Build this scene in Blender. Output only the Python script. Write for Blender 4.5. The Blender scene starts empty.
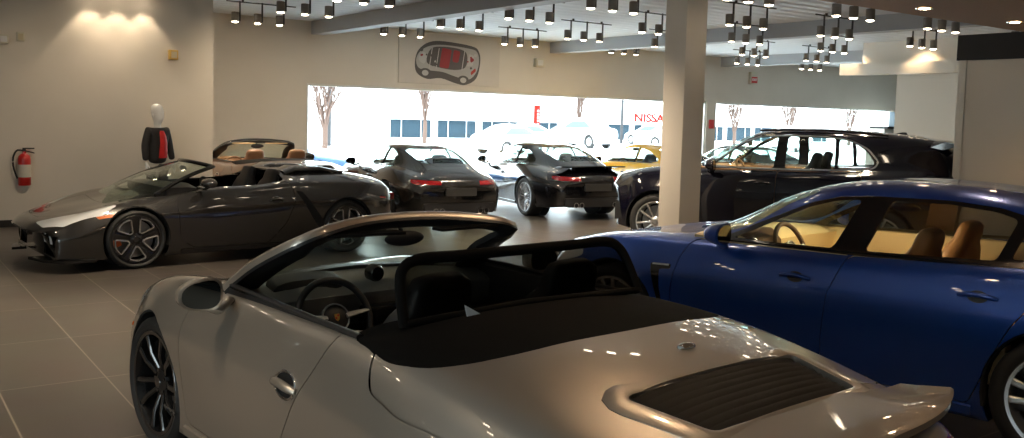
import bpy, bmesh, math, random
import numpy as np
from mathutils import Vector, Matrix
from mathutils.bvhtree import BVHTree
random.seed(7)
PI = math.pi
SC = bpy.context.scene
COL = SC.collection

# ------------------------------------------------------------------ materials
def mat(name, color=(.5,.5,.5), rough=.5, metal=0., coat=0., emit=None, strength=0., spec=.5, coat_rough=.03):
    m = bpy.data.materials.new(name); m.use_nodes = True
    b = m.node_tree.nodes['Principled BSDF']
    b.inputs['Base Color'].default_value = (*color, 1)
    b.inputs['Roughness'].default_value = rough
    b.inputs['Metallic'].default_value = metal
    b.inputs['Coat Weight'].default_value = coat
    b.inputs['Coat Roughness'].default_value = coat_rough
    b.inputs['Specular IOR Level'].default_value = spec
    if emit:
        b.inputs['Emission Color'].default_value = (*emit, 1)
        b.inputs['Emission Strength'].default_value = strength
    return m

def paint(name, color, metal=.5, rough=.32, flake=.0):
    m = mat(name, color, rough, metal, 1.0)
    if flake:
        nt = m.node_tree; b = nt.nodes['Principled BSDF']
        n = nt.nodes.new('ShaderNodeTexNoise'); n.inputs['Scale'].default_value = 900
        t = nt.nodes.new('ShaderNodeTexCoord'); nt.links.new(t.outputs['Object'], n.inputs['Vector'])
        r = nt.nodes.new('ShaderNodeMix'); r.data_type = 'RGBA'
        r.inputs[6].default_value = (*[c*(1-flake) for c in color], 1); r.inputs[7].default_value = (*[min(1, c*(1+flake)) for c in color], 1)
        nt.links.new(n.outputs['Fac'], r.inputs[0]); nt.links.new(r.outputs[2], b.inputs['Base Color'])
    return m

def glass(name, tint=(.9,.95,.93), refl=1.0, ior=1.45):
    m = bpy.data.materials.new(name); m.use_nodes = True; nt = m.node_tree; nt.nodes.clear()
    o = nt.nodes.new('ShaderNodeOutputMaterial'); mx = nt.nodes.new('ShaderNodeMixShader')
    t = nt.nodes.new('ShaderNodeBsdfTransparent'); t.inputs[0].default_value = (*tint, 1)
    g = nt.nodes.new('ShaderNodeBsdfGlossy'); g.inputs['Roughness'].default_value = .02; g.inputs[0].default_value = (.9,.95,.95,1)
    lw = nt.nodes.new('ShaderNodeLayerWeight'); pw = nt.nodes.new('ShaderNodeMath'); pw.operation = 'POWER'; pw.inputs[1].default_value = 5
    f = nt.nodes.new('ShaderNodeMath'); f.operation = 'MULTIPLY_ADD'; f.inputs[1].default_value = .85; f.inputs[2].default_value = .035
    nt.links.new(lw.outputs['Facing'], pw.inputs[0]); nt.links.new(pw.outputs[0], f.inputs[0])
    mu = nt.nodes.new('ShaderNodeMath'); mu.operation = 'MULTIPLY'; mu.inputs[1].default_value = refl; mu.use_clamp = True
    nt.links.new(f.outputs[0], mu.inputs[0]); nt.links.new(mu.outputs[0], mx.inputs[0])
    nt.links.new(t.outputs[0], mx.inputs[1]); nt.links.new(g.outputs[0], mx.inputs[2]); nt.links.new(mx.outputs[0], o.inputs[0])
    return m

def noise_mat(name, c1, c2, scale, rough=.8, bump=0., detail=4, coord='Object', metal=0.):
    m = mat(name, c1, rough, metal); nt = m.node_tree; b = nt.nodes['Principled BSDF']
    t = nt.nodes.new('ShaderNodeTexCoord'); n = nt.nodes.new('ShaderNodeTexNoise')
    n.inputs['Scale'].default_value = scale; n.inputs['Detail'].default_value = detail
    nt.links.new(t.outputs[coord], n.inputs['Vector'])
    r = nt.nodes.new('ShaderNodeValToRGB'); r.color_ramp.elements[0].color = (*c1, 1); r.color_ramp.elements[1].color = (*c2, 1)
    r.color_ramp.elements[0].position = .3; r.color_ramp.elements[1].position = .7
    nt.links.new(n.outputs['Fac'], r.inputs[0]); nt.links.new(r.outputs[0], b.inputs['Base Color'])
    if bump:
        bp = nt.nodes.new('ShaderNodeBump'); bp.inputs['Strength'].default_value = bump; bp.inputs['Distance'].default_value = .01
        nt.links.new(n.outputs['Fac'], bp.inputs['Height']); nt.links.new(bp.outputs[0], b.inputs['Normal'])
    return m

def tile_floor():
    m = mat('floor_tile', (.09,.08,.07), .3, spec=.3); nt = m.node_tree; b = nt.nodes['Principled BSDF']
    t = nt.nodes.new('ShaderNodeTexCoord'); mp = nt.nodes.new('ShaderNodeMapping')
    mp.inputs['Rotation'].default_value = (0,0,PI/2); mp.inputs['Location'].default_value = (.15,.85+.31,0)
    nt.links.new(t.outputs['Object'], mp.inputs[0])
    br = nt.nodes.new('ShaderNodeTexBrick'); br.offset = 0.0
    br.inputs['Color1'].default_value = (.080,.070,.062,1); br.inputs['Color2'].default_value = (.092,.081,.071,1)
    br.inputs['Mortar'].default_value = (.24,.21,.17,1); br.inputs['Scale'].default_value = 1.0
    br.inputs['Mortar Size'].default_value = .005; br.inputs['Mortar Smooth'].default_value = .1
    br.inputs['Brick Width'].default_value = 1.23; br.inputs['Row Height'].default_value = .615
    nt.links.new(mp.outputs[0], br.inputs['Vector'])
    n = nt.nodes.new('ShaderNodeTexNoise'); n.inputs['Scale'].default_value = 2.2; n.inputs['Detail'].default_value = 6
    nt.links.new(t.outputs['Object'], n.inputs['Vector'])
    mx = nt.nodes.new('ShaderNodeMix'); mx.data_type = 'RGBA'; mx.blend_type = 'OVERLAY'; mx.inputs[0].default_value = .12
    nt.links.new(br.outputs['Color'], mx.inputs[6]); nt.links.new(n.outputs['Color'], mx.inputs[7])
    nt.links.new(mx.outputs[2], b.inputs['Base Color'])
    rr = nt.nodes.new('ShaderNodeMapRange'); rr.inputs[3].default_value = .26; rr.inputs[4].default_value = .34
    nt.links.new(n.outputs['Fac'], rr.inputs[0]); nt.links.new(rr.outputs[0], b.inputs['Roughness'])
    return m

def corrugated():
    m = mat('ceiling_deck', (.80,.83,.85), .6); nt = m.node_tree; b = nt.nodes['Principled BSDF']
    t = nt.nodes.new('ShaderNodeTexCoord'); w = nt.nodes.new('ShaderNodeTexWave'); w.bands_direction = 'Y'
    w.inputs['Scale'].default_value = 1.0; w.inputs['Distortion'].default_value = 0
    nt.links.new(t.outputs['Object'], w.inputs['Vector'])
    bp = nt.nodes.new('ShaderNodeBump'); bp.inputs['Strength'].default_value = .6; bp.inputs['Distance'].default_value = .04
    nt.links.new(w.outputs['Fac'], bp.inputs['Height']); nt.links.new(bp.outputs[0], b.inputs['Normal'])
    return m

# ------------------------------------------------------------------ mesh helpers
def link_mesh(name, me, parent=None, mats=()):
    o = bpy.data.objects.new(name, me); COL.objects.link(o)
    if parent is not None: o.parent = parent
    for m in mats:
        if m.name not in [x.name for x in me.materials if x]: me.materials.append(m)
    return o

def sharp(me, ang=38):
    for p in me.polygons: p.use_smooth = True
    try: me.set_sharp_from_angle(angle=math.radians(ang))
    except Exception: pass

class MB:
    def __init__(s): s.bm = bmesh.new()
    def poly(s, pts): 
        vs = [s.bm.verts.new(p) for p in pts]; return s.bm.faces.new(vs)
    def box(s, x0,x1,y0,y1,z0,z1, rot=None, mi=0):
        P = [Vector((x,y,z)) for x in (x0,x1) for y in (y0,y1) for z in (z0,z1)]
        if rot is not None: P = [rot @ p for p in P]
        v = [s.bm.verts.new(p) for p in P]
        for f in ((0,1,3,2),(4,6,7,5),(0,4,5,1),(2,3,7,6),(0,2,6,4),(1,5,7,3)):
            s.bm.faces.new([v[i] for i in f]).material_index = mi
        return s
    def tube(s, pts, r, n=10, closed=False, flat=1.0, up=Vector((0,0,1)), cap=True):
        pts = [Vector(p) for p in pts]; N = len(pts); rings = []
        rs = r if isinstance(r,(list,tuple)) else [r]*N
        for i,p in enumerate(pts):
            a = pts[(i-1)%N] if (closed or i>0) else p
            b = pts[(i+1)%N] if (closed or i<N-1) else p
            t = (b-a).normalized()
            sd = t.cross(up)
            if sd.length < 1e-4: sd = t.cross(Vector((1,0,0)))
            sd.normalize(); w = sd.cross(t).normalized()
            rings.append([s.bm.verts.new(p + sd*math.cos(2*PI*k/n)*rs[i] + w*math.sin(2*PI*k/n)*rs[i]*flat) for k in range(n)])
        for i in range(N if closed else N-1):
            A, B = rings[i], rings[(i+1)%N]
            for k in range(n): s.bm.faces.new((A[k],A[(k+1)%n],B[(k+1)%n],B[k]))
        if cap and not closed:
            s.bm.faces.new(rings[0]); s.bm.faces.new(rings[-1][::-1])
        return s
    def lathe(s, prof, n=40, axis='z', closed=True, at=(0,0,0), mi=0):
        at = Vector(at); rings = []
        for k in range(n):
            c, q = math.cos(2*PI*k/n), math.sin(2*PI*k/n)
            if axis=='z': rings.append([s.bm.verts.new(at+Vector((r*c,r*q,h))) for r,h in prof])
            elif axis=='y': rings.append([s.bm.verts.new(at+Vector((r*c,h,r*q))) for r,h in prof])
            else: rings.append([s.bm.verts.new(at+Vector((h,r*c,r*q))) for r,h in prof])
        M = len(prof)
        for k in range(n):
            A, B = rings[k], rings[(k+1)%n]
            for i in range(M if closed else M-1):
                j = (i+1)%M
                try: s.bm.faces.new((A[i],A[j],B[j],B[i])).material_index = mi
                except ValueError: pass
        if not closed:
            for i in (0, M-1):
                if prof[i][0] > 1e-5: s.bm.faces.new([rings[k][i] for k in range(n)]).material_index = mi
        return s
    def ball(s, c, rx, ry, rz, seg=20, rings=12, rot=None):
        m = Matrix.Translation(c) @ (rot.to_4x4() if rot is not None else Matrix.Identity(4)) @ Matrix.Diagonal((rx,ry,rz,1))
        bmesh.ops.create_uvsphere(s.bm, u_segments=seg, v_segments=rings, radius=1, matrix=m); return s
    def prism(s, poly, axis, a, b):
        f = {'x':lambda p,h:(h,p[0],p[1]), 'y':lambda p,h:(p[0],h,p[1]), 'z':lambda p,h:(p[0],p[1],h)}[axis]
        A = [s.bm.verts.new(f(p,a)) for p in poly]; B = [s.bm.verts.new(f(p,b)) for p in poly]; n = len(poly)
        s.bm.faces.new(A); s.bm.faces.new(B[::-1])
        for i in range(n): s.bm.faces.new((A[i],B[i],B[(i+1)%n],A[(i+1)%n]))
        return s
    def bevel(s, w, seg=2, ang=30):
        bmesh.ops.recalc_face_normals(s.bm, faces=s.bm.faces[:])
        es = [e for e in s.bm.edges if len(e.link_faces)==2 and e.calc_face_angle(0) > math.radians(ang)]
        bmesh.ops.bevel(s.bm, geom=es, offset=w, offset_type='OFFSET', segments=seg, affect='EDGES', profile=.5, clamp_overlap=True); return s
    def mesh(s, name='m', recalc=True, merge=0):
        if merge: bmesh.ops.remove_doubles(s.bm, verts=s.bm.verts[:], dist=merge)
        if recalc: bmesh.ops.recalc_face_normals(s.bm, faces=s.bm.faces[:])
        me = bpy.data.meshes.new(name); s.bm.to_mesh(me); s.bm.free(); return me
    def build(s, name, m, parent=None, ang=38, recalc=True, merge=0):
        me = s.mesh(name, recalc, merge); 
        for x in (m if isinstance(m,(list,tuple)) else [m]): me.materials.append(x)
        sharp(me, ang); o = bpy.data.objects.new(name, me); COL.objects.link(o)
        if parent is not None: o.parent = parent
        return o

def tag(o, label=None, cat=None, group=None, kind=None):
    if label: o['label'] = label
    if cat: o['category'] = cat
    if group: o['group'] = group
    if kind: o['kind'] = kind
    return o
def empty(name, loc=(0,0,0), rz=0):
    o = bpy.data.objects.new(name, None); COL.objects.link(o); o.location = loc; o.rotation_euler = (0,0,rz); o.empty_display_size = .2; return o
def kids(o): return [c for c in COL.objects if c.parent == o]
def copy_tree(o, parent=None, swap=None):
    c = o.copy(); COL.objects.link(c); c.parent = parent
    if swap and o.type == 'MESH':
        for i, sl in enumerate(c.material_slots):
            if sl.material and sl.material.name in swap:
                nm = swap[sl.material.name]; sl.link = 'OBJECT'; sl.material = nm
    for ch in kids(o): copy_tree(ch, c, swap)
    return c

def round_poly(poly, r=.04, n=4):
    out = []; N = len(poly)
    for i in range(N):
        p = Vector(poly[i]); a = Vector(poly[i-1]); b = Vector(poly[(i+1)%N])
        da, db = (a-p), (b-p); ra = min(r, da.length*.45, db.length*.45)
        A = p+da.normalized()*ra; B = p+db.normalized()*ra
        for k in range(n+1):
            t = k/n; out.append(tuple(A*(1-t)**2 + p*2*t*(1-t) + B*t*t))
    return out
def smooth_poly(poly, n=6):
    P = [Vector(p) for p in poly]; N = len(P); out = []
    for i in range(N):
        p0,p1,p2,p3 = P[i-1],P[i],P[(i+1)%N],P[(i+2)%N]
        for k in range(n):
            t = k/n; out.append(tuple(.5*((2*p1)+(p2-p0)*t+(2*p0-5*p1+4*p2-p3)*t*t+(3*p1-p0-3*p2+p3)*t**3)))
    return out
def grow(poly, d):
    P = [Vector(p) for p in poly]; N = len(P)
    A = sum(P[i].x*P[(i+1)%N].y-P[(i+1)%N].x*P[i].y for i in range(N)); sg = 1 if A>0 else -1
    out = []
    for i in range(N):
        e1 = (P[i]-P[i-1]); e2 = (P[(i+1)%N]-P[i])
        if e1.length<1e-7: e1=e2
        if e2.length<1e-7: e2=e1
        n1 = Vector((e1.y,-e1.x)).normalized()*sg; n2 = Vector((e2.y,-e2.x)).normalized()*sg
        b = n1+n2
        if b.length<1e-5: b=n1.copy()
        b.normalize(); c = max(.5, b.dot(n1)); out.append(tuple(P[i]+b*(d/c)))
    return out

# ------------------------------------------------------------------ car shells
def cr(P, seg):
    """centripetal Catmull-Rom through points P (n,3); seg = samples per span"""
    P = np.asarray(P, float); n = len(P)
    G = np.vstack([2*P[0]-P[1], P, 2*P[-1]-P[-2]])
    out = []
    for i in range(n-1):
        p0,p1,p2,p3 = G[i:i+4]
        d = [max(np.linalg.norm(b-a),1e-4)**.5 for a,b in ((p0,p1),(p1,p2),(p2,p3))]
        m1 = (p2-p1) + d[1]*((p1-p0)/d[0] - (p2-p0)/(d[0]+d[1]))
        m2 = (p2-p1) + d[1]*((p3-p2)/d[2] - (p3-p1)/(d[1]+d[2]))
        for k in range(seg[i]):
            t = k/seg[i]; out.append((2*t**3-3*t*t+1)*p1 + (t**3-2*t*t+t)*m1 + (-2*t**3+3*t*t)*p2 + (t**3-t*t)*m2)
    out.append(P[-1]); return np.array(out)
TENS = [1,.85,.45,.8,.9,.8,1]
def section(P, tens, nv):
    n = len(P); G = np.vstack([[P[1][0],-P[1][1],P[1][2]], P, 2*P[-1]-P[-2]]); out = []
    T = []
    for i in range(n):
        a,b,c = G[i],G[i+1],G[i+2]; la = np.linalg.norm(b-a); lb = np.linalg.norm(c-b)
        d = ((b-a)/max(la,1e-5)*lb + (c-b)/max(lb,1e-5)*la)/max(la+lb,1e-5); T.append(d*tens[i])
    for i in range(n-1):
        L = np.linalg.norm(P[i+1]-P[i]); m1 = T[i]*L; m2 = T[i+1]*L
        for k in range(nv):
            t = k/nv; out.append((2*t**3-3*t*t+1)*P[i] + (t**3-2*t*t+t)*m1 + (-2*t**3+3*t*t)*P[i+1] + (t**3-t*t)*m2)
    out.append(P[-1]); return np.array(out)

class Shell:
    """thin-walled car body: outer skin lofted through stations, inner skin lining, closed below"""
    def __init__(s, rows, step=.05, nv=6, thick=.018, tens=TENS):
        R = np.array(rows, float)
        seg = [max(2, int(round(np.linalg.norm(R[i+1,2]-R[i,2])/step))) for i in range(len(R)-1)]
        C = np.stack([cr(R[:,j], seg) for j in range(R.shape[1])], 1)
        S = np.stack([section(c, tens, nv) for c in C])          # (nu, m, 3)
        S[:,:,1] = np.maximum(S[:,:,1], 0); S[:,0,1] = 0
        nu, m, _ = S.shape
        V = []; F = []; idx = np.zeros((nu, 2*m-1), int)
        for i in range(nu):
            for j in range(2*m-1):
                q = j-(m-1); p = S[i,abs(q)]
                idx[i,j] = len(V); V.append((p[0], p[1]*(1 if q>=0 else -1), p[2]))
        W = 2*m-1
        for i in range(nu-1):
            for j in range(W-1): F.append((idx[i,j],idx[i,j+1],idx[i+1,j+1],idx[i+1,j]))
            F.append((idx[i,W-1],idx[i,0],idx[i+1,0],idx[i+1,W-1]))
        for i, rev in ((0,1),(nu-1,0)):
            for k in range(m-1):
                a,b = idx[i,m-1+k], idx[i,m-1+k+1]; c,d = idx[i,m-1-k-1], idx[i,m-1-k]
                f = (a,b,c) if k==0 else (a,b,c,d)
                F.append(f if not rev else f[::-1])
        bm = bmesh.new(); vs = [bm.verts.new(v) for v in V]
        for f in F: bm.faces.new([vs[k] for k in f])
        bmesh.ops.recalc_face_normals(bm, faces=bm.faces[:])
        bm.normal_update(); bm.verts.index_update()
        s.nrm = [v.normal.copy() for v in bm.verts]; s.co = [v.co.copy() for v in bm.verts]
        s.faces = [tuple(v.index for v in f.verts) for f in bm.faces]
        s.tri = []
        for f in s.faces:
            for k in range(1,len(f)-1): s.tri.append((f[0],f[k],f[k+1]))
        s.bvh = BVHTree.FromPolygons(s.co, s.tri)
        n0 = len(s.co); iv = [bm.verts.new(s.co[i]-s.nrm[i]*thick) for i in range(n0)]
        for f in s.faces: bm.faces.new([iv[k] for k in reversed(f)]).material_index = 1
        s.me = bpy.data.meshes.new('shell'); bm.to_mesh(s.me); bm.free()
        s.S = S
    def snorm(s, co):
        p, n, i, d = s.bvh.find_nearest(co)
        if p is None or d > .0025: return None
        a,b,c = s.tri[i]; A,B,Cc = s.co[a],s.co[b],s.co[c]
        v0,v1,v2 = B-A, Cc-A, p-A; d00,d01,d11,d20,d21 = v0.dot(v0),v0.dot(v1),v1.dot(v1),v2.dot(v0),v2.dot(v1)
        den = d00*d11-d01*d01
        if abs(den)<1e-14: return s.nrm[a]
        v = (d11*d20-d01*d21)/den; w = (d00*d21-d01*d20)/den
        return (s.nrm[a]*(1-v-w)+s.nrm[b]*v+s.nrm[c]*w).normalized()
    def finish(s, me):
        cache = [s.snorm(v.co) for v in me.vertices]; nl = [None]*len(me.loops)
        for p in me.polygons:
            p.use_smooth = True; fn = p.normal
            for li in p.loop_indices:
                n = cache[me.loops[li].vertex_index]
                nl[li] = n if (n is not None and n.dot(fn) > .35) else fn.copy()
        me.normals_split_custom_set([tuple(x) for x in nl]); return me
    def point(s, x, z, side=1):
        """outer skin point seen along -y at side position (x,z)"""
        p, n, i, d = s.bvh.ray_cast(Vector((x, 3*side, z)), Vector((0,-side,0)))
        return (p, n) if p is not None else (Vector((x,.9*side,z)), Vector((0,side,0)))
    def top(s, x, y):
        p, n, i, d = s.bvh.ray_cast(Vector((x,y,3)), Vector((0,0,-1)))
        return (p, n) if p is not None else (Vector((x,y,.9)), Vector((0,0,1)))

def boolop(a, b, op):
    oa = bpy.data.objects.new('a', a); ob = bpy.data.objects.new('b', b); COL.objects.link(oa); COL.objects.link(ob)
    m = oa.modifiers.new('b','BOOLEAN'); m.operation = op; m.object = ob; m.solver = 'EXACT'
    dg = bpy.context.evaluated_depsgraph_get(); me = bpy.data.meshes.new_from_object(oa.evaluated_get(dg))
    bpy.data.objects.remove(oa); bpy.data.objects.remove(ob); return me
def cutter(items):
    """items: (axis, poly, a, b)"""
    b = MB()
    for ax, poly, lo, hi in items: b.prism(poly, ax, lo, hi)
    return b.mesh('cut')
def both(poly, y0=.3, y1=1.4): return [('y', poly, y0, y1), ('y', poly, -y1, -y0)]
def circle(x, z, r, n=40): return [(x+r*math.cos(2*PI*k/n), z+r*math.sin(2*PI*k/n)) for k in range(n)]
def halves(me):
    out = []
    for sg in (1,-1):
        bm = bmesh.new(); bm.from_mesh(me)
        kill = [f for f in bm.faces if f.calc_center_median().y*sg < 0]
        bmesh.ops.delete(bm, geom=kill, context='FACES')
        if len(bm.faces):
            m = bpy.data.meshes.new('half'); bm.to_mesh(m); out.append(m)
        bm.free()
    return out

class Car:
    def __init__(s, name, sh, P):
        s.root = empty(name); s.sh = sh; s.cuts = []; s.P = P
    def piece(s, name, cut, mats, split=False, gap=.004, minus=None, label=None, gapcut=None):
        """a body panel that follows the skin: cut = list of prisms"""
        me = boolop(s.sh.me, cutter(cut), 'INTERSECT')
        for mn in (minus or []): me = boolop(me, cutter(mn), 'DIFFERENCE')
        out = []
        for m in (halves(me) if split else [me]):
            m.materials.clear()
            for x in mats: m.materials.append(x)
            s.sh.finish(m); o = link_mesh(name, m, s.root)
            if label: o['label'] = label
            out.append(o)
        if gap is not None:
            s.cuts.append([(ax, grow(poly, gap), lo, hi) for ax,poly,lo,hi in cut])
        return out
    def cut(s, cut): s.cuts.append(cut)
    def body(s, mats, name='body'):
        me = s.sh.me
        for c in s.cuts:
            n0 = len(me.vertices)
            for k in range(6):       # repeat with a hair wider cut if the cut took away more than its share
                new = boolop(me, cutter([(ax, grow(p, .0007*k) if k else p, lo-.003*k, hi+.003*k) for ax,p,lo,hi in c]), 'DIFFERENCE')
                if len(new.vertices) > .72*n0: break
            me = new
        me.materials.clear()
        for x in mats: me.materials.append(x)
        s.sh.finish(me); return link_mesh(name, me, s.root)
# ------------------------------------------------------------------ shared materials
M = {}
M['rubber'] = mat('tyre_rubber', (.012,.012,.012), .62)
M['black_plastic'] = mat('black_plastic', (.012,.012,.013), .45)
M['gloss_black'] = mat('gloss_black', (.006,.006,.007), .12, coat=.6)
M['dark_well'] = mat('wheel_well_black', (.006,.006,.006), .9)
M['black_fabric'] = noise_mat('black_fabric', (.004,.0035,.003), (.008,.007,.006), 900, .9, .1)
M['black_fabric'].node_tree.nodes['Principled BSDF'].inputs['Specular IOR Level'].default_value = .12
M['black_leather'] = mat('black_leather', (.016,.015,.015), .5)
M['grey_leather'] = mat('dash_grey_leather', (.24,.23,.21), .5)
M['tan_leather'] = mat('tan_leather', (.50,.25,.10), .5)
M['brown_leather'] = mat('brown_leather', (.22,.11,.055), .45)
M['cream_leather'] = mat('cream_leather', (.88,.66,.36), .55)
M['brown_lining'] = mat('brown_lining', (.10,.05,.025), .7)
M['black_lining'] = mat('black_lining', (.012,.012,.012), .8)
M['chrome'] = mat('chrome', (.8,.8,.8), .08, 1.0)
M['alloy'] = mat('silver_alloy', (.62,.62,.62), .25, .9)
M['dark_alloy'] = mat('dark_alloy', (.05,.05,.052), .3, .6, .5)
M['black_alloy'] = mat('black_alloy', (.012,.012,.013), .22, .3, .7)
M['disc'] = mat('brake_disc_steel', (.28,.28,.28), .35, 1.0)
M['red_cal'] = mat('caliper_red', (.55,.03,.02), .35)
M['orange_cal'] = mat('caliper_orange', (.75,.13,.02), .35)
M['yellow_cal'] = mat('caliper_yellow', (.8,.55,.02), .35)
M['red_lens'] = mat('red_lens', (.20,.004,.007), .12, coat=1.0)
M['clear_lens'] = mat('clear_lens', (.88,.90,.92), .15, .0, 1.0)
M['smoke_lens'] = mat('smoked_lens', (.03,.03,.03), .08, coat=1.0)
M['amber_lens'] = mat('amber_lens', (.75,.16,.02), .2, coat=.8)
M['mirror'] = mat('mirror_glass', (.12,.13,.13), .03, 1.0)
M['glass'] = glass('car_glass', (.90,.96,.94))
M['tint_glass'] = glass('tinted_glass', (.74,.75,.73))
M['screen_glass'] = glass('windscreen_glass', (.90,.95,.91))
M['net'] = glass('wind_deflector_net', (.42,.42,.41), .35)
M['slat'] = mat('grille_black', (.005,.005,.005), .42)
M['spoke'] = mat('spoke_silver', (.55,.55,.54), .35, .2)
M['gold'] = mat('crest_gold', (.55,.38,.10), .3, .8)
M['plate'] = mat('plate_dark', (.03,.03,.03), .4)
M['white_paint'] = mat('white_coat', (.8,.8,.8), .5)
M['P_silver'] = paint('silver_paint', (.50,.445,.38), .75, .34, .06)
M['P_blue'] = paint('blue_paint', (.009,.062,.34), .45, .28)
M['P_grey'] = paint('grey_paint', (.020,.0185,.017), .15, .25)
M['P_darkgrey'] = paint('slate_grey_paint', (.010,.0097,.0095), .1, .2)
M['P_black'] = paint('black_paint', (.006,.006,.008), .2, .15)
M['P_navy'] = paint('black_blue_paint', (.003,.003,.008), .0, .12)
for k_ in ('P_navy',):
    b_ = M[k_].node_tree.nodes['Principled BSDF']; b_.inputs['Specular IOR Level'].default_value = .25; b_.inputs['Coat Weight'].default_value = .7   # navy_dim
M['P_yellow'] = paint('yellow_paint', (.86,.46,.01), .0, .3)
M['P_brown'] = paint('bronze_paint', (.20,.11,.06), .6, .3)

# ------------------------------------------------------------------ wheels
def spoke_bar(b, a0, r0, a1, r1, w0, w1, y0, y1, th=.03):
    def fr(a, r): return Vector((r*math.cos(a), 0, r*math.sin(a)))
    p0, p1 = fr(a0,r0), fr(a1,r1); d = (p1-p0).normalized(); n = Vector((-d.z,0,d.x))
    pm = (p0+p1)/2; sec = []
    for p,w,y in ((p0,w0,y0),(pm,(w0+w1)/2*.9,(y0+y1)/2+.012),(p1,w1,y1)):
        sec.append([b.bm.verts.new(p+n*w/2*k+Vector((0,y-dy,0))) for k,dy in ((-1,.006),(-.55,0),(.55,0),(1,.006),(.8,th),(-.8,th))])
    for A,B in zip(sec,sec[1:]):
        for k in range(6): b.bm.faces.new((A[k],A[(k+1)%6],B[(k+1)%6],B[k]))
    b.bm.faces.new(sec[0]); b.bm.faces.new(sec[-1][::-1])
_wc = {}
def wheel_meshes(style, Rt, Rr, width):
    key = (style, Rt, Rr, width)
    if key in _wc: return _wc[key]
    b = MB(); w = width
    b.lathe([(Rr+.004,-.016),(Rr+.012,-.004),(Rr+.006,.001),(Rr-.012,-.001),(Rr-.018,-.02),(Rr-.03,-.06),(Rr-.045,-w+.03),(Rr+.006,-w+.01),(Rr+.006,-w+.02),(Rr-.02,-.05)], 56, 'y')
    b.lathe([(0,-.018),(.03,-.018),(.036,-.024),(.072,-.034),(.085,-.06),(.085,-.10),(0,-.10)], 32, 'y', closed=False)
    for k in range(5):
        a = 2*PI*k/5+.3; b.lathe([(0,-.028),(.011,-.028),(.011,-.06)], 8, 'y', closed=False, at=(.055*math.cos(a),0,.055*math.sin(a)))
    ro = Rr-.012; extra = []
    if style == 'twin':        # ten pairs of slim spokes splitting towards the rim
        for k in range(10):
            a = 2*PI*k/10
            for s in (-1,1): spoke_bar(b, a+s*.07, .06, a+s*.13, ro, .020,.017, -.035,-.008)
    elif style == 'five_twin':
        for k in range(5):
            a = 2*PI*k/5+PI/2
            for s in (-1,1): spoke_bar(b, a+s*.28, .06, a+s*.20, ro, .036,.040, -.035,-.006)
    elif style == 'five':
        for k in range(5):
            a = 2*PI*k/5+PI/2; spoke_bar(b, a, .05, a, ro, .10,.075, -.035,-.006)
    elif style == 'ten':
        for k in range(10):
            a = 2*PI*k/10; spoke_bar(b, a, .06, a+(.05 if k%2 else -.05), ro, .030,.034, -.035,-.006)
    elif style == 'mesh':
        for k in range(10):
            a = 2*PI*k/10
            spoke_bar(b, a, .06, a+.22, ro, .022,.018, -.03,-.006); spoke_bar(b, a, .06, a-.22, ro, .022,.018, -.032,-.008)
    elif style == 'wedge':     # five dark forked spokes whose openings carry a bright polished edge
        e = MB()
        for k in range(5):
            a = 2*PI*k/5+PI/2+.2; spoke_bar(b, a, .05, a, ro, .06,.13, -.036,-.010, .035)
            am = a+PI/5; pts = [(am-.20,.085),(am-.36,ro-.075),(am-.40,ro-.02),(am,ro-.008),(am+.40,ro-.02),(am+.36,ro-.075),(am+.20,.085)]
            P = [(r*math.cos(t), r*math.sin(t)) for t,r in pts]
            P = round_poly(P, .02, 3); e.tube([(x,-.004-.02*(1-math.hypot(x,z)/ro),z) for x,z in P], .0105, 6, closed=True, up=Vector((0,1,0)))
        extra.append(('polished_edge', e.mesh(), 'alloy'))
    rim = b.mesh('rim'); sharp(rim, 35)
    t = MB().lathe([(Rr,-.02),(Rr+.006,-.006),(Rr+.02,.004),((Rr+Rt)/2,.010),(Rt-.035,.006),(Rt-.014,-.004),(Rt-.004,-.020),(Rt-.001,-.05),(Rt,-w/2),(Rt-.001,-w+.05),(Rt-.004,-w+.02),(Rt-.03,-w-.002),((Rr+Rt)/2,-w-.008),(Rr,-w+.01)], 64, 'y').mesh('tyre'); sharp(t, 50)
    d = MB().lathe([(.07,-.105),(Rr*.80,-.105),(Rr*.80,-.135),(.07,-.135)], 40, 'y').mesh('disc'); sharp(d, 40)
    c = MB(); n = 10; R0, R1 = Rr*.58, Rr*.90
    ring = []
    for k in range(n+1):
        a = -.42+.84*k/n; ring.append([c.bm.verts.new((r*math.cos(a), y, r*math.sin(a))) for r,y in ((R0,-.075),(R1,-.085),(R1,-.165),(R0,-.165))])
    for A,B in zip(ring,ring[1:]):
        for k in range(4): c.bm.faces.new((A[k],A[(k+1)%4],B[(k+1)%4],B[k]))
    c.bm.faces.new(ring[0]); c.bm.faces.new(ring[-1][::-1]); cal = c.mesh('cal'); sharp(cal, 40)
    _wc[key] = (rim, t, d, cal, extra); return _wc[key]

def with_mat(me, m):
    c = me.copy(); c.materials.clear(); c.materials.append(m); return c
def wheels(root, style, spots, rim_mat, cal_mat, spin=0.0, width=.24):
    """spots: (x, y_outer, side, tyre radius, rim radius, steer, caliper angle)"""
    cache = {}
    for x, yo, sd, Rt, Rr, steer, ca in spots:
        rim, ty, di, cl, ex = wheel_meshes(style, Rt, Rr, width)
        k = (Rt, Rr)
        if k not in cache: cache[k] = (with_mat(rim,rim_mat), with_mat(ty,M['rubber']), with_mat(di,M['disc']), with_mat(cl,cal_mat), [(n,with_mat(m,M[mm])) for n,m,mm in ex])
        r, t, d, c, e = cache[k]
        w = link_mesh('wheel', r, root); w.location = (x, yo*sd, Rt)
        w.rotation_euler = (0, spin, (0 if sd>0 else PI)+steer)
        link_mesh('tyre', t, w); link_mesh('brake_disc', d, w)
        q = link_mesh('brake_caliper', c, w); q.rotation_euler = (0, ca-spin if sd>0 else PI-ca-spin, 0)
        for n, m in e: link_mesh(n, m, w)

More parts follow.
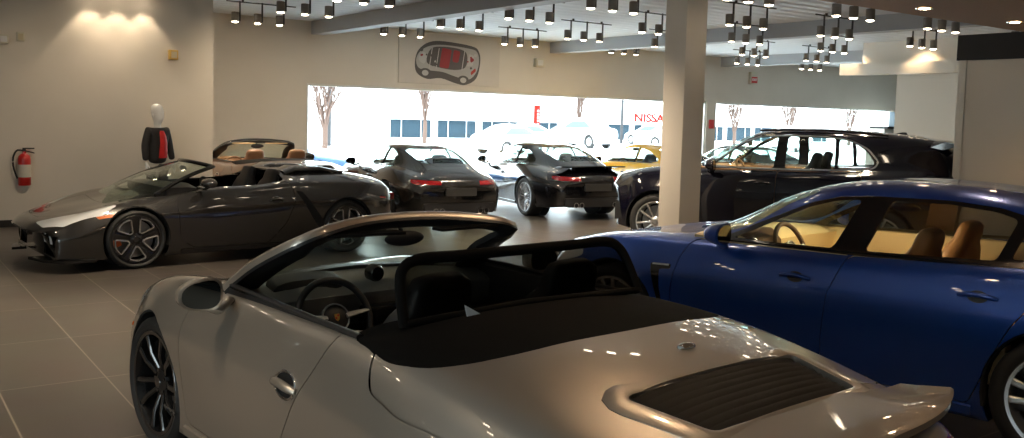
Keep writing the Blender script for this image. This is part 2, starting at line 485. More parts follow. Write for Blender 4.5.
def arch_liner(car, x, z, r, y0, y1):
    """black inner wing above a wheel, both sides"""
    for sg in (1,-1):
        b = MB(); rings = []
        for k in range(19):
            a = -.25+(PI+.5)*k/18; rings.append([b.bm.verts.new((x+q*math.cos(a), y*sg, z+q*math.sin(a))) for q,y in ((r,y1),(r,y0),(r+.012,y0),(r+.012,y1))])
        for A,B in zip(rings,rings[1:]):
            for k in range(4): b.bm.faces.new((A[k],A[(k+1)%4],B[(k+1)%4],B[k]))
        b.bm.faces.new(rings[0]); b.bm.faces.new(rings[-1][::-1])
        b.lathe([(0,y0*sg),(r,y0*sg),(r,(y0+.01)*sg),(0,(y0+.01)*sg)], 24, 'y', at=(x,0,z))
        b.build('wheel_arch_liner', M['dark_well'], car.root)

# ------------------------------------------------------------------ cabin furniture
def loft_box(b, secs):
    """closed tube of superellipse sections: (centre, half width y, half depth along d, d vector, exponent)"""
    n = 20; rings = []
    for c, hw, hd, d, e in secs:
        c = Vector(c); d = Vector(d).normalized(); ring = []
        for k in range(n):
            a = 2*PI*k/n; cx, sx = math.cos(a), math.sin(a)
            ring.append(b.bm.verts.new(c + Vector((0,1,0))*hw*math.copysign(abs(cx)**e,cx) + d*hd*math.copysign(abs(sx)**e,sx)))
        rings.append(ring)
    for A,B in zip(rings,rings[1:]):
        for k in range(n): b.bm.faces.new((A[k],A[(k+1)%n],B[(k+1)%n],B[k]))
    b.bm.faces.new(rings[0]); b.bm.faces.new(rings[-1][::-1])
def seat(root, x, y, z, m, top=1.06, fixed_head=True, name='seat', rake=.30):
    """x = rear of the cushion, z = cushion top"""
    b = MB(); d = (1,0,.1)
    loft_box(b, [((x+.02,y,z-.10),.20,.03,(0,0,1),.5),((x+.03,y,z-.04),.25,.09,(0,0,1),.5),((x+.25,y,z-.02),.26,.09,(0,0,1),.5),((x+.46,y,z+.01),.25,.085,(0,0,1),.5),((x+.53,y,z-.01),.22,.05,(0,0,1),.6)])
    H = top-z
    def at(t): return x+.02-rake*t*H, z+t*H
    dd = (1,0,rake)
    prof = [(0,.20,.07),(.12,.255,.095),(.35,.265,.10),(.58,.25,.09),(.72,.20,.075),(.80,.15,.06),(.90,.145,.058),(.97,.13,.05),(1.0,.09,.03)] if fixed_head else [(0,.20,.07),(.12,.255,.095),(.35,.265,.10),(.6,.255,.09),(.74,.22,.07),(.78,.16,.04)]
    loft_box(b, [((at(t)[0],y,at(t)[1]),hw,hd,dd,.55) for t,hw,hd in prof])
    o = b.build(name, m, root, 50)
    if not fixed_head:
        h = MB(); loft_box(h, [((at(t)[0]+.01,y,at(t)[1]),hw,hd,dd,.6) for t,hw,hd in ((.82,.10,.03),(.85,.135,.055),(.93,.14,.055),(.98,.12,.045),(1.0,.07,.02))])
        for s in (-.05,.05): h.tube([(at(.74)[0],y+s,at(.74)[1]),(at(.86)[0],y+s,at(.86)[1])], .007, 8)
        h.build('headrest', m, o, 50)
    return o
def steering(root, x, y, z, tilt=.42, R=.185, rim=None, crest=None, spokes='spoke'):
    f = lambda u,v,w: Vector((x,y,z)) + Vector((-w*math.cos(tilt)+v*math.sin(tilt), u, v*math.cos(tilt)+w*math.sin(tilt)))
    b = MB(); n = 40
    b.tube([f(R*math.cos(2*PI*k/n), R*math.sin(2*PI*k/n), 0) for k in range(n)], .0165, 10, closed=True, up=Vector((1,0,.3)))
    b.tube([f(0,0,-.02), f(0,0,-.25)], .035, 12)
    o = b.build('steering_wheel', rim or M['black_leather'], root, 60)
    s = MB()
    for a0 in (.12, PI-.12): s.tube([f(.05*math.cos(a0),.05*math.sin(a0),.008), f(R*.97*math.cos(a0),R*.97*math.sin(a0),.004)], [.030,.018], 8, flat=.4)
    s.tube([f(0,-.05,-.006), f(0,-R*.97,-.004)], [.026,.016], 8, flat=.4, up=Vector((1,0,0)))
    s.build('steering_spokes', M[spokes], o, 60)
    h = MB(); ring = lambda r, w: [h.bm.verts.new(f(r*math.cos(2*PI*k/24), r*.95*math.sin(2*PI*k/24), w)) for k in range(24)]
    A,B,C2 = ring(.066,-.03), ring(.066,.012), ring(.045,.024)
    for P,Q in ((A,B),(B,C2)):
        for k in range(24): h.bm.faces.new((P[k],P[(k+1)%24],Q[(k+1)%24],Q[k]))
    h.bm.faces.new(A[::-1]); h.bm.faces.new(C2); h.build('airbag_cover', M['black_leather'], o, 50)
    q_ = MB(); q_.tube([f(.068*math.cos(2*PI*k/28), .065*math.sin(2*PI*k/28), .010) for k in range(28)], .005, 8, closed=True, up=Vector((1,0,.3))); q_.build('hub_ring', M[spokes], o, 60)
    if crest:
        c = MB(); sh = [(-.013,.016),(.013,.016),(.013,-.002),(.008,-.013),(0,-.019),(-.008,-.013),(-.013,-.002)]
        A = [c.bm.verts.new(f(u,v,.026)) for u,v in sh]; B = [c.bm.verts.new(f(u,v,.022)) for u,v in sh]
        c.bm.faces.new(A); c.bm.faces.new(B[::-1])
        for k in range(7): c.bm.faces.new((A[k],A[(k+1)%7],B[(k+1)%7],B[k]))
        c.build('crest', M['gold'], o)
        c = MB()
        for u0,u1,v0,v1 in ((-.011,-.001,.004,.013),(.001,.011,-.008,.001)):
            c.poly([f(u0,v0,.0265),f(u1,v0,.0265),f(u1,v1,.0265),f(u0,v1,.0265)])
        c.build('crest_stripe', M['red_cal'], o)
    return o
def dashboard(root, x, z, hw, m, depth=.42, drop=.38, name='dashboard', bow=.10, wheel_y=None, low=None):
    """padded dash: x = its edge facing the seats, z = top"""
    prof = [(depth,z+.01),(depth*.5,z+.012),(.06,z-.005),(.0,z-.05),(.03,z-.16),(.10,z-drop),(.30,z-drop),(depth,z-.12)]
    b = MB(); n = 14; rings = []
    for k in range(n+1):
        y = -hw+2*hw*k/n; q = (y/hw)**2
        hump = .028*math.exp(-((y-wheel_y)/.16)**2) if wheel_y is not None else 0
        rings.append([b.bm.verts.new((x+px-bow*q*(1 if i in (0,1,7) else .4), y, pz+(hump if i in (1,2) else 0)-(.02*q if i<3 else 0))) for i,(px,pz) in enumerate(prof)])
    for A,B in zip(rings,rings[1:]):
        for i in range(8): b.bm.faces.new((A[i],A[(i+1)%8],B[(i+1)%8],B[i]))
    b.bm.faces.new(rings[0]); b.bm.faces.new(rings[-1][::-1])
    return b.build(name, m, root, 40)
def mirror(car, x, y, z, side, m, w=.20, h=.135, d=.12, glass_back=True, base=None):
    """door mirror whose glass looks towards the rear"""
    b = MB(); c = Vector((x, y*side, z)); n = 24; rings = []
    for t, sc in ((0,.90),(.05,1.0),(.35,.97),(.7,.78),(.92,.42),(1.0,.12)):
        ring = []
        for k in range(n):
            a = 2*PI*k/n; ca, sa = math.cos(a), math.sin(a)
            u = math.copysign(abs(ca)**.75, ca)*w/2*sc; v = math.copysign(abs(sa)**.75, sa)*h/2*sc
            v *= 1-.22*(u*side/(w/2))
            ring.append(b.bm.verts.new(c+Vector((t*d - .10*u*side, u, v))))
        rings.append(ring)
    for A,B in zip(rings,rings[1:]):
        for k in range(n): b.bm.faces.new((A[k],A[(k+1)%n],B[(k+1)%n],B[k]))
    b.bm.faces.new(rings[0][::-1]); b.bm.faces.new(rings[-1])
    bp = base or (x+.06, (y-.16), z-.11)
    b.tube([(x+.04,(y-.02)*side,z-h*.38),(x+.05,(y-.09)*side,z-h*.62),(bp[0],bp[1]*side,bp[2])], [.028,.026,.034], 10, flat=.6)
    o = b.build('door_mirror', m, car.root, 50)
    g = MB(); gs = [(math.copysign(abs(math.cos(a))**.75,math.cos(a))*w/2*.86, math.copysign(abs(math.sin(a))**.75,math.sin(a))*h/2*.84) for a in [2*PI*k/n for k in range(n)]]
    A = []; B = []
    for u,v in gs:
        v *= 1-.22*(u*side/(w/2))
        A.append(g.bm.verts.new(c+Vector((-.004-.10*u*side,u,v)))); B.append(g.bm.verts.new(c+Vector((.004-.10*u*side,u,v))))
    g.bm.faces.new(A[::-1]); g.bm.faces.new(B)
    for k in range(n): g.bm.faces.new((A[k],A[(k+1)%n],B[(k+1)%n],B[k]))
    g.build('mirror_glass', M['mirror'], o, 30); return o
def handle(car, sh, x, z, side, m, L=.17, parent=None, k_=1.0):
    """pull handle standing off the door skin over a dark cup"""
    pts = []; p0, n0 = sh.point(x, z, side)
    for k in range(9):
        t = k/8-.5; p, n = sh.point(x+t*L, z-.008*(t*2)**2, side); off = .004+.020*(1-(2*t)**4); pts.append(p+n*off)
    b = MB().tube(pts, [q*k_ for q in (.010,.013,.014,.014,.014,.014,.014,.013,.010)], 8, up=n0)
    o = b.build('door_handle', m, parent or car.root, 60)
    c = MB(); ring = []; _ring = []
    for k in range(20):
        a = 2*PI*k/20; p, n = sh.point(x+.09*math.cos(a), z+.05*math.sin(a)-.004, side); _ring.append(p+n*.003)
        p, n = (p, n) if k_ > 1.2 else sh.point(x+.055*k_*math.cos(a), z+.033*k_*math.sin(a)-.006, side); ring.append(c.bm.verts.new(p+n*.0015))
    cen = c.bm.verts.new(p0+n0*.0018)
    for k in range(20): c.bm.faces.new((cen, ring[k], ring[(k+1)%20]))
    c.build('handle_cup', M['black_plastic'], o)
    if k_ > 1.2:
        MB().tube(_ring, .0065, 8, closed=True, up=n0).build('handle_bezel', M['chrome'], o, 60)
    return o
def skin_strip(sh, pts, w, side, off=.002, mode='side', th=.004):
    """a thin raised strip following the skin; pts in (x,z) seen from the side or (x,y) from above"""
    b = MB(); P = []
    for q in pts:
        p, n = sh.point(q[0], q[1], side) if mode=='side' else sh.top(q[0], q[1]); P.append((p,n))
    rings = []
    for i,(p,n) in enumerate(P):
        t = (P[min(i+1,len(P)-1)][0]-P[max(i-1,0)][0]).normalized(); s = t.cross(n).normalized()
        rings.append([b.bm.verts.new(p+s*w/2*a+n*(off+c)) for a,c in ((-1,-.004),(-.8,th),(.8,th),(1,-.004))])
    for A,B in zip(rings,rings[1:]):
        for k in range(4): b.bm.faces.new((A[k],A[(k+1)%4],B[(k+1)%4],B[k]))
    b.bm.faces.new(rings[0]); b.bm.faces.new(rings[-1][::-1]); return b
def line(a, b, n=12): return [(a[0]+(b[0]-a[0])*k/n, a[1]+(b[1]-a[1])*k/n) for k in range(n+1)]
# ------------------------------------------------------------------ rear-engined sports car (open and closed bodies share the lower stations)
def low(x, pts): return [(x,)+p if len(p)==2 else p for p in pts]
N_A = [(2.19,0,.60),(2.185,.2,.60),(2.16,.42,.59),(2.10,.58,.56),(2.08,.63,.45),(2.08,.63,.32),(2.10,.6,.20)]
N_B = [(2.12,0,.67),(2.10,.25,.68),(2.04,.50,.69),(1.93,.68,.67),(1.90,.75,.50),(1.90,.76,.34),(1.93,.74,.20)]
N_C = [(1.80,0,.73),(1.78,.28,.745),(1.72,.52,.785),(1.66,.69,.79),(1.62,.835,.60),(1.62,.85,.38),(1.65,.83,.18)]
N_D = [(1.27,0,.80),(1.26,.30,.815),(1.24,.53,.855),(1.225,.71,.885),(1.225,.893,.68),(1.225,.89,.42),(1.225,.86,.17)]
N_E = [(.98,0,.92),(.94,.32,.915),(.87,.58,.905),(.82,.74,.905),(.82,.885,.72),(.82,.88,.42),(.82,.86,.18)]
T_H = [(-.75,.905,.72)]
def tailrows(p):
    return [
     p[0]+[(-.80,.78,.93),(-.78,.905,.72),(-.78,.90,.42),(-.78,.87,.18)],
     p[1]+[(-1.225,.80,.895),(-1.225,.926,.70),(-1.225,.915,.42),(-1.225,.87,.18)],
     p[2]+[(-1.70,.76,.83),(-1.68,.89,.66),(-1.68,.88,.42),(-1.68,.84,.20)],
     p[3]+[(-2.03,.70,.765),(-2.00,.82,.63),(-2.00,.82,.42),(-2.00,.78,.22)],
     p[4]+[(-2.16,.66,.70),(-2.13,.75,.60),(-2.14,.74,.42),(-2.14,.70,.25)],
     p[5]+[(-2.24,.60,.60),(-2.225,.66,.55),(-2.225,.66,.42),(-2.22,.62,.28)]]
CAB_ROWS = [N_A,N_B,N_C,N_D,N_E,
  [(.4,0,.95),(.4,.3,.945),(.4,.62,.94),(.4,.755,.915),(.4,.865,.72),(.4,.88,.42),(.4,.85,.18)],
  [(-.2,0,.95),(-.2,.3,.945),(-.2,.64,.945),(-.2,.77,.92),(-.2,.872,.70),(-.2,.878,.42),(-.2,.86,.18)]] + tailrows([
  [(-.72,0,.995),(-.72,.32,.99),(-.75,.62,.965)],
  [(-1.225,0,.985),(-1.225,.32,.98),(-1.225,.60,.95)],
  [(-1.72,0,.93),(-1.72,.32,.92),(-1.70,.56,.885)],
  [(-2.08,0,.855),(-2.08,.32,.845),(-2.06,.54,.82)],
  [(-2.26,0,.76),(-2.25,.3,.755),(-2.21,.54,.735)],
  [(-2.30,0,.62),(-2.29,.3,.62),(-2.27,.5,.61)]])
COUPE_ROWS = [N_A,N_B,N_C,N_D,
  [(1.02,0,.94),(.97,.36,.935),(.87,.60,.885),(.82,.74,.875),(.82,.885,.72),(.82,.88,.42),(.82,.86,.18)],
  [(.60,0,1.12),(.54,.46,1.085),(.50,.69,.90),(.5,.77,.87),(.5,.87,.72),(.5,.88,.42),(.5,.86,.18)],
  [(.14,0,1.275),(.08,.50,1.225),(.08,.715,.905),(.08,.775,.87),(.08,.868,.71),(.08,.878,.42),(.08,.86,.18)],
  [(-.32,0,1.30),(-.32,.505,1.25),(-.32,.715,.912),(-.32,.78,.875),(-.32,.873,.70),(-.32,.878,.42),(-.32,.86,.18)]] + tailrows([
  [(-.78,0,1.27),(-.78,.495,1.215),(-.78,.705,.935)],
  [(-1.225,0,1.185),(-1.225,.475,1.125),(-1.225,.665,.935)],
  [(-1.72,0,1.02),(-1.72,.43,.98),(-1.70,.60,.885)],
  [(-2.08,0,.875),(-2.08,.38,.855),(-2.06,.55,.815)],
  [(-2.26,0,.76),(-2.25,.3,.755),(-2.21,.54,.735)],
  [(-2.30,0,.62),(-2.29,.3,.62),(-2.27,.5,.61)]])
DOOR_CAB = [(.74,.985),(.80,.90),(.80,.45),(.76,.26),(-.10,.26),(-.20,.42),(-.36,.66),(-.46,.80),(-.53,.985)]

def arch_cut(x, z, r): return both(circle(x,z,r), .52, 1.3)

def tail_lights(c, lid=True):
    lens = round_poly([(-1.90,.795),(-1.98,.70),(-2.09,.655),(-2.40,.64),(-2.40,.735),(-2.12,.765)], .03, 3)
    return lens

def build_cab(name, paintm, hero=True):
    sh = Shell(CAB_ROWS, .035 if hero else .06, 8 if hero else 5)
    c = Car(name, sh, paintm); r = c.root; lin = M['black_lining']; P = [paintm, lin]
    archF, archR = arch_cut(1.225,.345,.375), arch_cut(-1.225,.35,.375)
    cock = round_poly([(.60,.70),(.72,.40),(.76,0),(.72,-.40),(.60,-.70),(-.58,-.735),(-.58,.735)], .08, 4)
    cockcut = [('z', cock, .60, 1.6)]
    doors = c.piece('door', both(round_poly(DOOR_CAB,.05), .5, 1.3), P, True, .005, [cockcut])
    # folded soft-top under its black cover, and the painted rear lid
    cov = smooth_poly([(-.57,.725),(-.57,.4),(-.57,0),(-.57,-.4),(-.57,-.725),(-.74,-.785),(-.93,-.80),(-1.10,-.735),(-1.205,-.5),(-1.235,0),(-1.205,.5),(-1.10,.735),(-.93,.80),(-.74,.785)], 5)
    c.piece('soft_top_cover', [('z', cov, .80, 1.3)], [M['black_fabric'],lin], False, .004, label='black fabric cover over the folded roof')
    lid = round_poly([(-.78,.80),(-.86,.862),(-1.1,.888),(-1.4,.87),(-1.78,.79),(-1.90,.60),(-1.90,-.60),(-1.78,-.79),(-1.4,-.87),(-1.1,-.888),(-.86,-.862),(-.78,-.80)], .08, 5)
    rl = c.piece('roof_lid', [('z', lid, .70, 1.3)], P, False, .007, [[('z', cov, .5, 1.5)]])
    grille = round_poly([(-1.645,.455),(-1.645,-.455),(-1.945,-.385),(-1.945,.385)], .04, 4)
    c.cut([('z', grille, .70, 1.2)])
    for o in rl:
        o.data = boolop(o.data, cutter([('z', grille, .70, 1.2)]), 'DIFFERENCE'); sh.finish(o.data)
    cowl = round_poly([(.63,.705),(.80,.67),(.925,.40),(.965,0),(.925,-.40),(.80,-.67),(.63,-.705),(.70,-.40),(.74,0),(.70,.40)], .03, 3)
    c.piece('cowl_panel', [('z', cowl, .80, 1.3)], [M['black_plastic'],lin], False, .003, [cockcut])
    lens = tail_lights(c); lights = c.piece('tail_light', both(lens, .34, 1.1), [M['red_lens'],lin], True, .003)
    head = smooth_poly([(1.66,.56),(1.80,.50),(1.96,.52),(2.02,.62),(1.92,.71),(1.74,.70)], 4)
    c.piece('headlight', both([(q[0],q[1]+.06) for q in head], .48, 1.0), [M['clear_lens'],lin], True, .003)
    c.cut(cockcut); c.cut(archF); c.cut(archR)
    c.cut(both(round_poly([(2.3,.27),(2.3,.42),(1.86,.44),(1.80,.27)],.03), .36, 1.0))
    body = c.body(P)
    arch_liner(c, 1.225, .345, .365, .53, .865); arch_liner(c, -1.225, .35, .365, .53, .885)
    MB().box(1.80,2.02,-.60,.60,.26,.44).build('front_intake_grille', M['black_plastic'], r)
    wheels(r, 'ten', [(1.225,.868,1,.342,.262,.05,PI),(1.225,.868,-1,.342,.262,.05,PI),(-1.225,.895,1,.352,.262,0,0),(-1.225,.895,-1,.352,.262,0,0)], M['black_alloy'], M['black_alloy'], .1, .25)
    # engine lid grille: well, slats, raised painted surround
    well = MB(); G = [(p[0],p[1]) for p in grille]
    bot = [well.bm.verts.new((x,y,sh.top(x,y)[0].z-.09)) for x,y in G]; top = [well.bm.verts.new((x,y,sh.top(x,y)[0].z-.012)) for x,y in G]
    well.bm.faces.new(bot)
    for k in range(len(G)): well.bm.faces.new((bot[k],bot[(k+1)%len(G)],top[(k+1)%len(G)],top[k]))
    well.build('grille_well', M['dark_well'], r)
    for k in range(8):
        x = -1.668-.0355*k; hw = .452-.07*(k/7)-.012; b = MB(); pr = []
        for j in range(13):
            y = -hw+2*hw*j/12; z = sh.top(x,y)[0].z; pr.append([b.bm.verts.new((x+dx,y,z+dz)) for dx,dz in ((.016,-.004),(-.010,-.022),(-.014,-.030),(.011,-.012))])
        for A,B in zip(pr,pr[1:]):
            for q in range(4): b.bm.faces.new((A[q],A[(q+1)%4],B[(q+1)%4],B[q]))
        b.bm.faces.new(pr[0]); b.bm.faces.new(pr[-1][::-1]); b.build('grille_slat', M['slat'], r)
    sur = MB(); rings = []
    path = grille
    inner = grow(path, -.004); outer = grow(path, .075); mid = grow(path, .028)
    for a,m_,o_ in zip(inner,mid,outer):
        za = sh.top(*a)[0].z; zm = sh.top(*m_)[0].z; zo = sh.top(*o_)[0].z
        rings.append([sur.bm.verts.new(p) for p in ((a[0],a[1],za-.02),(a[0],a[1],za+.006),(m_[0],m_[1],zm+.016),(o_[0],o_[1],zo+.002),(o_[0],o_[1],zo-.006))])
    for k in range(len(rings)):
        A,B = rings[k], rings[(k+1)%len(rings)]
        for q in range(4): sur.bm.faces.new((A[q],A[q+1],B[q+1],B[q]))
    sur.build('grille_surround', paintm, r, 60)
    # ducktail: grows out of the deck behind the grille
    d = MB(); rings = []; ny = 29
    for j in range(ny):
        y = -.66+1.32*j/(ny-1); q = abs(y)/.66; tz = sh.top(-1.99+.10*q**3, y)[0].z
        xe = -2.275+.135*q**2.4; ze = .880+.012*(1-q**2); root = sh.top(-1.965+.02*q, y)[0].z; root = max(root, ze-.035) if q > .35 else root
        zb = sh.top(-2.15+.08*q**2, y*.98)[0].z
        rings.append([d.bm.verts.new(p) for p in ((-1.962+.02*q,y,root-.004),(-1.975+.02*q,y,root+.006),(-2.06+.05*q*q,y,root*.62+ze*.38),(-2.16+.08*q*q,y,root*.25+ze*.75),(xe+.010,y,ze),(xe,y,ze-.004),(xe+.002,y,ze-.026),(xe+.014,y,ze-.030),(-2.14+.08*q*q,y,zb+.012),(-2.0+.03*q,y,sh.top(-2.0,y)[0].z-.03))])
    for A,B in zip(rings,rings[1:]):
        for q in range(10): d.bm.faces.new((A[q],A[(q+1)%10],B[(q+1)%10],B[q]))
    d.bm.faces.new(rings[0]); d.bm.faces.new(rings[-1][::-1]); d.build('rear_spoiler', paintm, r, 28)
    # badge on the lid
    b = MB(); tz = sh.top(-1.47,0)[0].z; b.ball((-1.47,-.06,tz+.004),.024,.045,.014,16,8); b.build('lid_badge', M['chrome'], r, 60)
    # rear fascia
    MB().prism(round_poly([(-.30,.44),(.30,.44),(.30,.56),(-.30,.56)],.02), 'x', -2.315,-2.28).build('plate_recess', M['plate'], r)
    MB().prism(round_poly([(-.56,.24),(.56,.24),(.60,.36),(-.60,.36)],.03), 'x', -2.262,-2.10).build('rear_diffuser', M['black_plastic'], r)
    for s in (-1,1):
        for k in (.30,.40):
            MB().lathe([(.042,0),(.046,-.02),(.046,-.16),(.038,-.16),(.036,-.03)], 20, 'x', closed=True, at=(-2.17,k*s,.27)).build('exhaust_pipe', M['chrome'], r)
    # windscreen frame, glass, mirror
    base = lambda y: Vector((.86-.30*(abs(y)/.70)**2.2, y, .928+.0*abs(y)))
    topp = lambda y: Vector((.24-.17*(abs(y)/.625)**2.4, y, 1.262-.052*(abs(y)/.625)**2.2))
    fr = []
    for k in range(15):      # left foot, over the header, right foot
        t = k/14; yb = .725; 
    def frame_path(off=0):
        pts = []
        for k in range(9):
            t = k/8; p = Vector((.60,.745,.925)).lerp(Vector((.085,.62,1.205)), t); p.x += .05*math.sin(PI*t); p.z += .012*math.sin(PI*t); pts.append(p)
        for k in range(1,24):
            y = .62-1.24*k/24; q = topp(y); pts.append(q)
        pts += [Vector((p.x,-p.y,p.z)) for p in pts[:9][::-1]]
        return pts
    fp = frame_path(); sm = []
    for i,p in enumerate(fp):
        a = fp[max(i-2,0)]; bb = fp[min(i+2,len(fp)-1)]; sm.append((a+p*2+bb)/4 if 2<=i<len(fp)-2 else p)
    fp = sm
    f = MB(); rings = []
    for i,p in enumerate(fp):
        t = (fp[min(i+1,len(fp)-1)]-fp[max(i-1,0)]).normalized()
        fw = Vector((.62,0,.78)); fw = (fw - t*fw.dot(t)).normalized(); inn = t.cross(fw).normalized()
        if inn.dot(Vector((.4,0,.97))-p) < 0: inn = -inn
        rings.append((p,fw,inn))
    R1 = [[f.bm.verts.new(p+fw*a+inn*b_) for a,b_ in ((-.022,-.018),(.002,-.026),(.020,-.012),(.022,.012),(.012,.030),(-.012,.012))] for p,fw,inn in rings]
    for A,B in zip(R1,R1[1:]):
        for q in range(6): f.bm.faces.new((A[q],A[(q+1)%6],B[(q+1)%6],B[q]))
    f.bm.faces.new(R1[0]); f.bm.faces.new(R1[-1][::-1]); f.build('windscreen_frame', paintm, r, 60)
    f = MB(); R1 = [[f.bm.verts.new(p+fw*a+inn*b_) for a,b_ in ((-.034,-.020),(-.020,-.022),(-.010,.012),(.010,.036),(.004,.070+.075*max(0,min(1,(1.215-p.z)/.08))),(-.024,.066+.075*max(0,min(1,(1.215-p.z)/.08))),(-.044,.030))] for p,fw,inn in rings]
    for A,B in zip(R1,R1[1:]):
        for q in range(7): f.bm.faces.new((A[q],A[(q+1)%7],B[(q+1)%7],B[q]))
    f.bm.faces.new(R1[0]); f.bm.faces.new(R1[-1][::-1]); f.build('frame_lining', M['black_plastic'], r, 60, )
    g = MB(); n = 16; Tp = []; Bp = []
    rows_ = []
    for j in range(7):
        t = j/6; row = []
        for k in range(n+1):
            s_ = 2*k/n-1; b0 = Vector((.90-.30*abs(s_)**2.2, .72*s_, .915)); t0 = topp(.61*s_)+Vector((.015,0,-.012))
            p = b0.lerp(t0,t); p += Vector((.6,0,.8))*.028*math.sin(PI*t); row.append(p)
        rows_.append(row)
    for dz in (0,-.005):
        vv = [[g.bm.verts.new(p+Vector((dz,0,dz))) for p in row] for row in rows_]
        for A,B in zip(vv,vv[1:]):
            for k in range(n): g.bm.faces.new((A[k],A[k+1],B[k+1],B[k]))
    g.build('windscreen', M['screen_glass'], r, 80)
    b = MB(); b.ball((.235,0,1.155),.022,.115,.038,20,10); b.tube([(.24,0,1.165),(.30,0,1.225)],.010,8); b.build('interior_mirror', M['black_plastic'], r, 60)
    for s in (-1,1): MB().prism(round_poly([(.16,.10*1),(.185,.48),(.10,.49),(.06,.10)] if s>0 else [(.16,-.10),(.06,-.10),(.10,-.49),(.185,-.48)],.02),'z',1.200,1.212).build('sun_visor', M['black_fabric'], r)
    # cockpit tub and furniture
    t = MB(); t.box(-.60,.98,-.70,.70,.24,.28); t.box(-.64,-.58,-.72,.72,.24,.93); t.box(.95,1.0,-.70,.70,.24,.86)
    t.box(-.40,.60,-.12,.12,.26,.56); t.bevel(.02,2); t.build('cabin_floor', M['black_lining'], r)
    dashboard(r, .43, .915, .70, M['grey_leather'], .46, .22, wheel_y=.37)
    dashboard(r, .46, .76, .69, M['black_leather'], .40, .24, name='lower_dashboard')
    b = MB(); 
    loft_box(b, [((.45,.37,.83),.15,.05,(0,0,1),.6),((.48,.37,.885),.20,.065,(0,0,1),.6),((.58,.37,.92),.19,.05,(0,0,1),.6),((.68,.37,.925),.12,.02,(0,0,1),.6)]); b.build('instrument_binnacle', M['black_leather'], r, 50)
    b = MB(); b.lathe([(0,.03),(.035,.03),(.045,.015),(.045,-.03),(0,-.03)], 24,'x',closed=False, at=(.0,0,0)); o = b.build('dash_clock', M['gloss_black'], r); o.location=(.50,0,.945); o.scale=(-1,1,1)
    b = MB(); b.box(.36,.46,-.12,.12,.62,.80); b.box(-.05,.42,-.11,.11,.54,.585); b.bevel(.012,2); b.build('centre_console', M['gloss_black'], r)
    steering(r, .25,.37,.80, .42, .185, crest=True)
    for s in (1,-1): seat(r, -.42, .36*s, .52, M['black_leather'], 1.125)
    for s in (1,-1):
        d_ = MB(); prof = [(.755,.935),(.70,.93),(.67,.86),(.70,.60),(.72,.34),(.80,.34)]
        A = [d_.bm.verts.new((.68,y*s,z)) for y,z in prof]; B = [d_.bm.verts.new((-.50,y*s,z)) for y,z in prof]
        for k in range(6): d_.bm.faces.new((A[k],A[(k+1)%6],B[(k+1)%6],B[k]))
        d_.bm.faces.new(A[::-1]); d_.bm.faces.new(B); d_.build('door_card', M['black_leather'], r, 30)
    # rubber sill strip along the door top
    for s in (1,-1):
        b = MB().tube([(x,s*(.748-.02*max(0,(x-.45)/.2)+.012*max(0,-(x-.1))),.944+.004*math.sin(3*x)) for x in [.58-.12*k for k in range(11)]], [.016]*11, 8, flat=.7); b.build('waist_seal', M['black_plastic'], r, 60)
    # wind deflector
    w = MB(); P0 = [(-.70,.615,.97),(-.655,.605,1.08),(-.625,.585,1.165),(-.615,.535,1.20),(-.61,.28,1.205),(-.61,0,1.205),(-.61,-.28,1.205),(-.615,-.56,1.20),(-.625,-.615,1.165),(-.655,-.65,1.08),(-.70,-.665,.97)]
    pts = cr(np.array(P0),[5]*10); w.tube([tuple(p) for p in pts], .023, 10, up=Vector((1,0,0)), flat=.75)
    w.tube([(-.70,-.66,.985),(-.69,0,1.0),(-.70,.61,.985)], .015, 8); w.build('wind_deflector', M['black_fabric'], r, 60)
    nt = MB(); A = [nt.bm.verts.new(tuple(p)) for p in pts]; B = [nt.bm.verts.new((p[0]-.003,p[1],p[2])) for p in pts]
    nt.bm.faces.new(A); nt.bm.faces.new(B[::-1]); nt.build('deflector_net', M['net'], r)
    if hero:
        b = MB(); b.prism([(.365,1.035),(.275,.985),(.345,.965)],'x',-.735,-.732); b.build('paper_tag', M['white_paint'], r)
    for s in (1,-1): mirror(c, .30, .985, .965, s, paintm, .205, .14, .13, base=(.46,.80,.90))
    for o, s in zip(doors,(1,-1)):
        h = handle(c, sh, -.27, .70, s, paintm, .20, o, 1.35)
        if s==1:
            for k in range(3): skin_strip(sh, line((1.02-.05*k,.255),(1.05-.05*k,.275),3), .012, 1).build('script_mark', M['plate'], r)
    for s in (1,-1):
        skin_strip(sh, line((.80,.215),(-.85,.215),24), .05, s, 0, th=.012).build('sill_skirt', paintm, r)
        skin_strip(sh, line((1.70,.56),(1.63,.575),4), .022, s, .001).build('side_marker', M['amber_lens'], r)
    return c

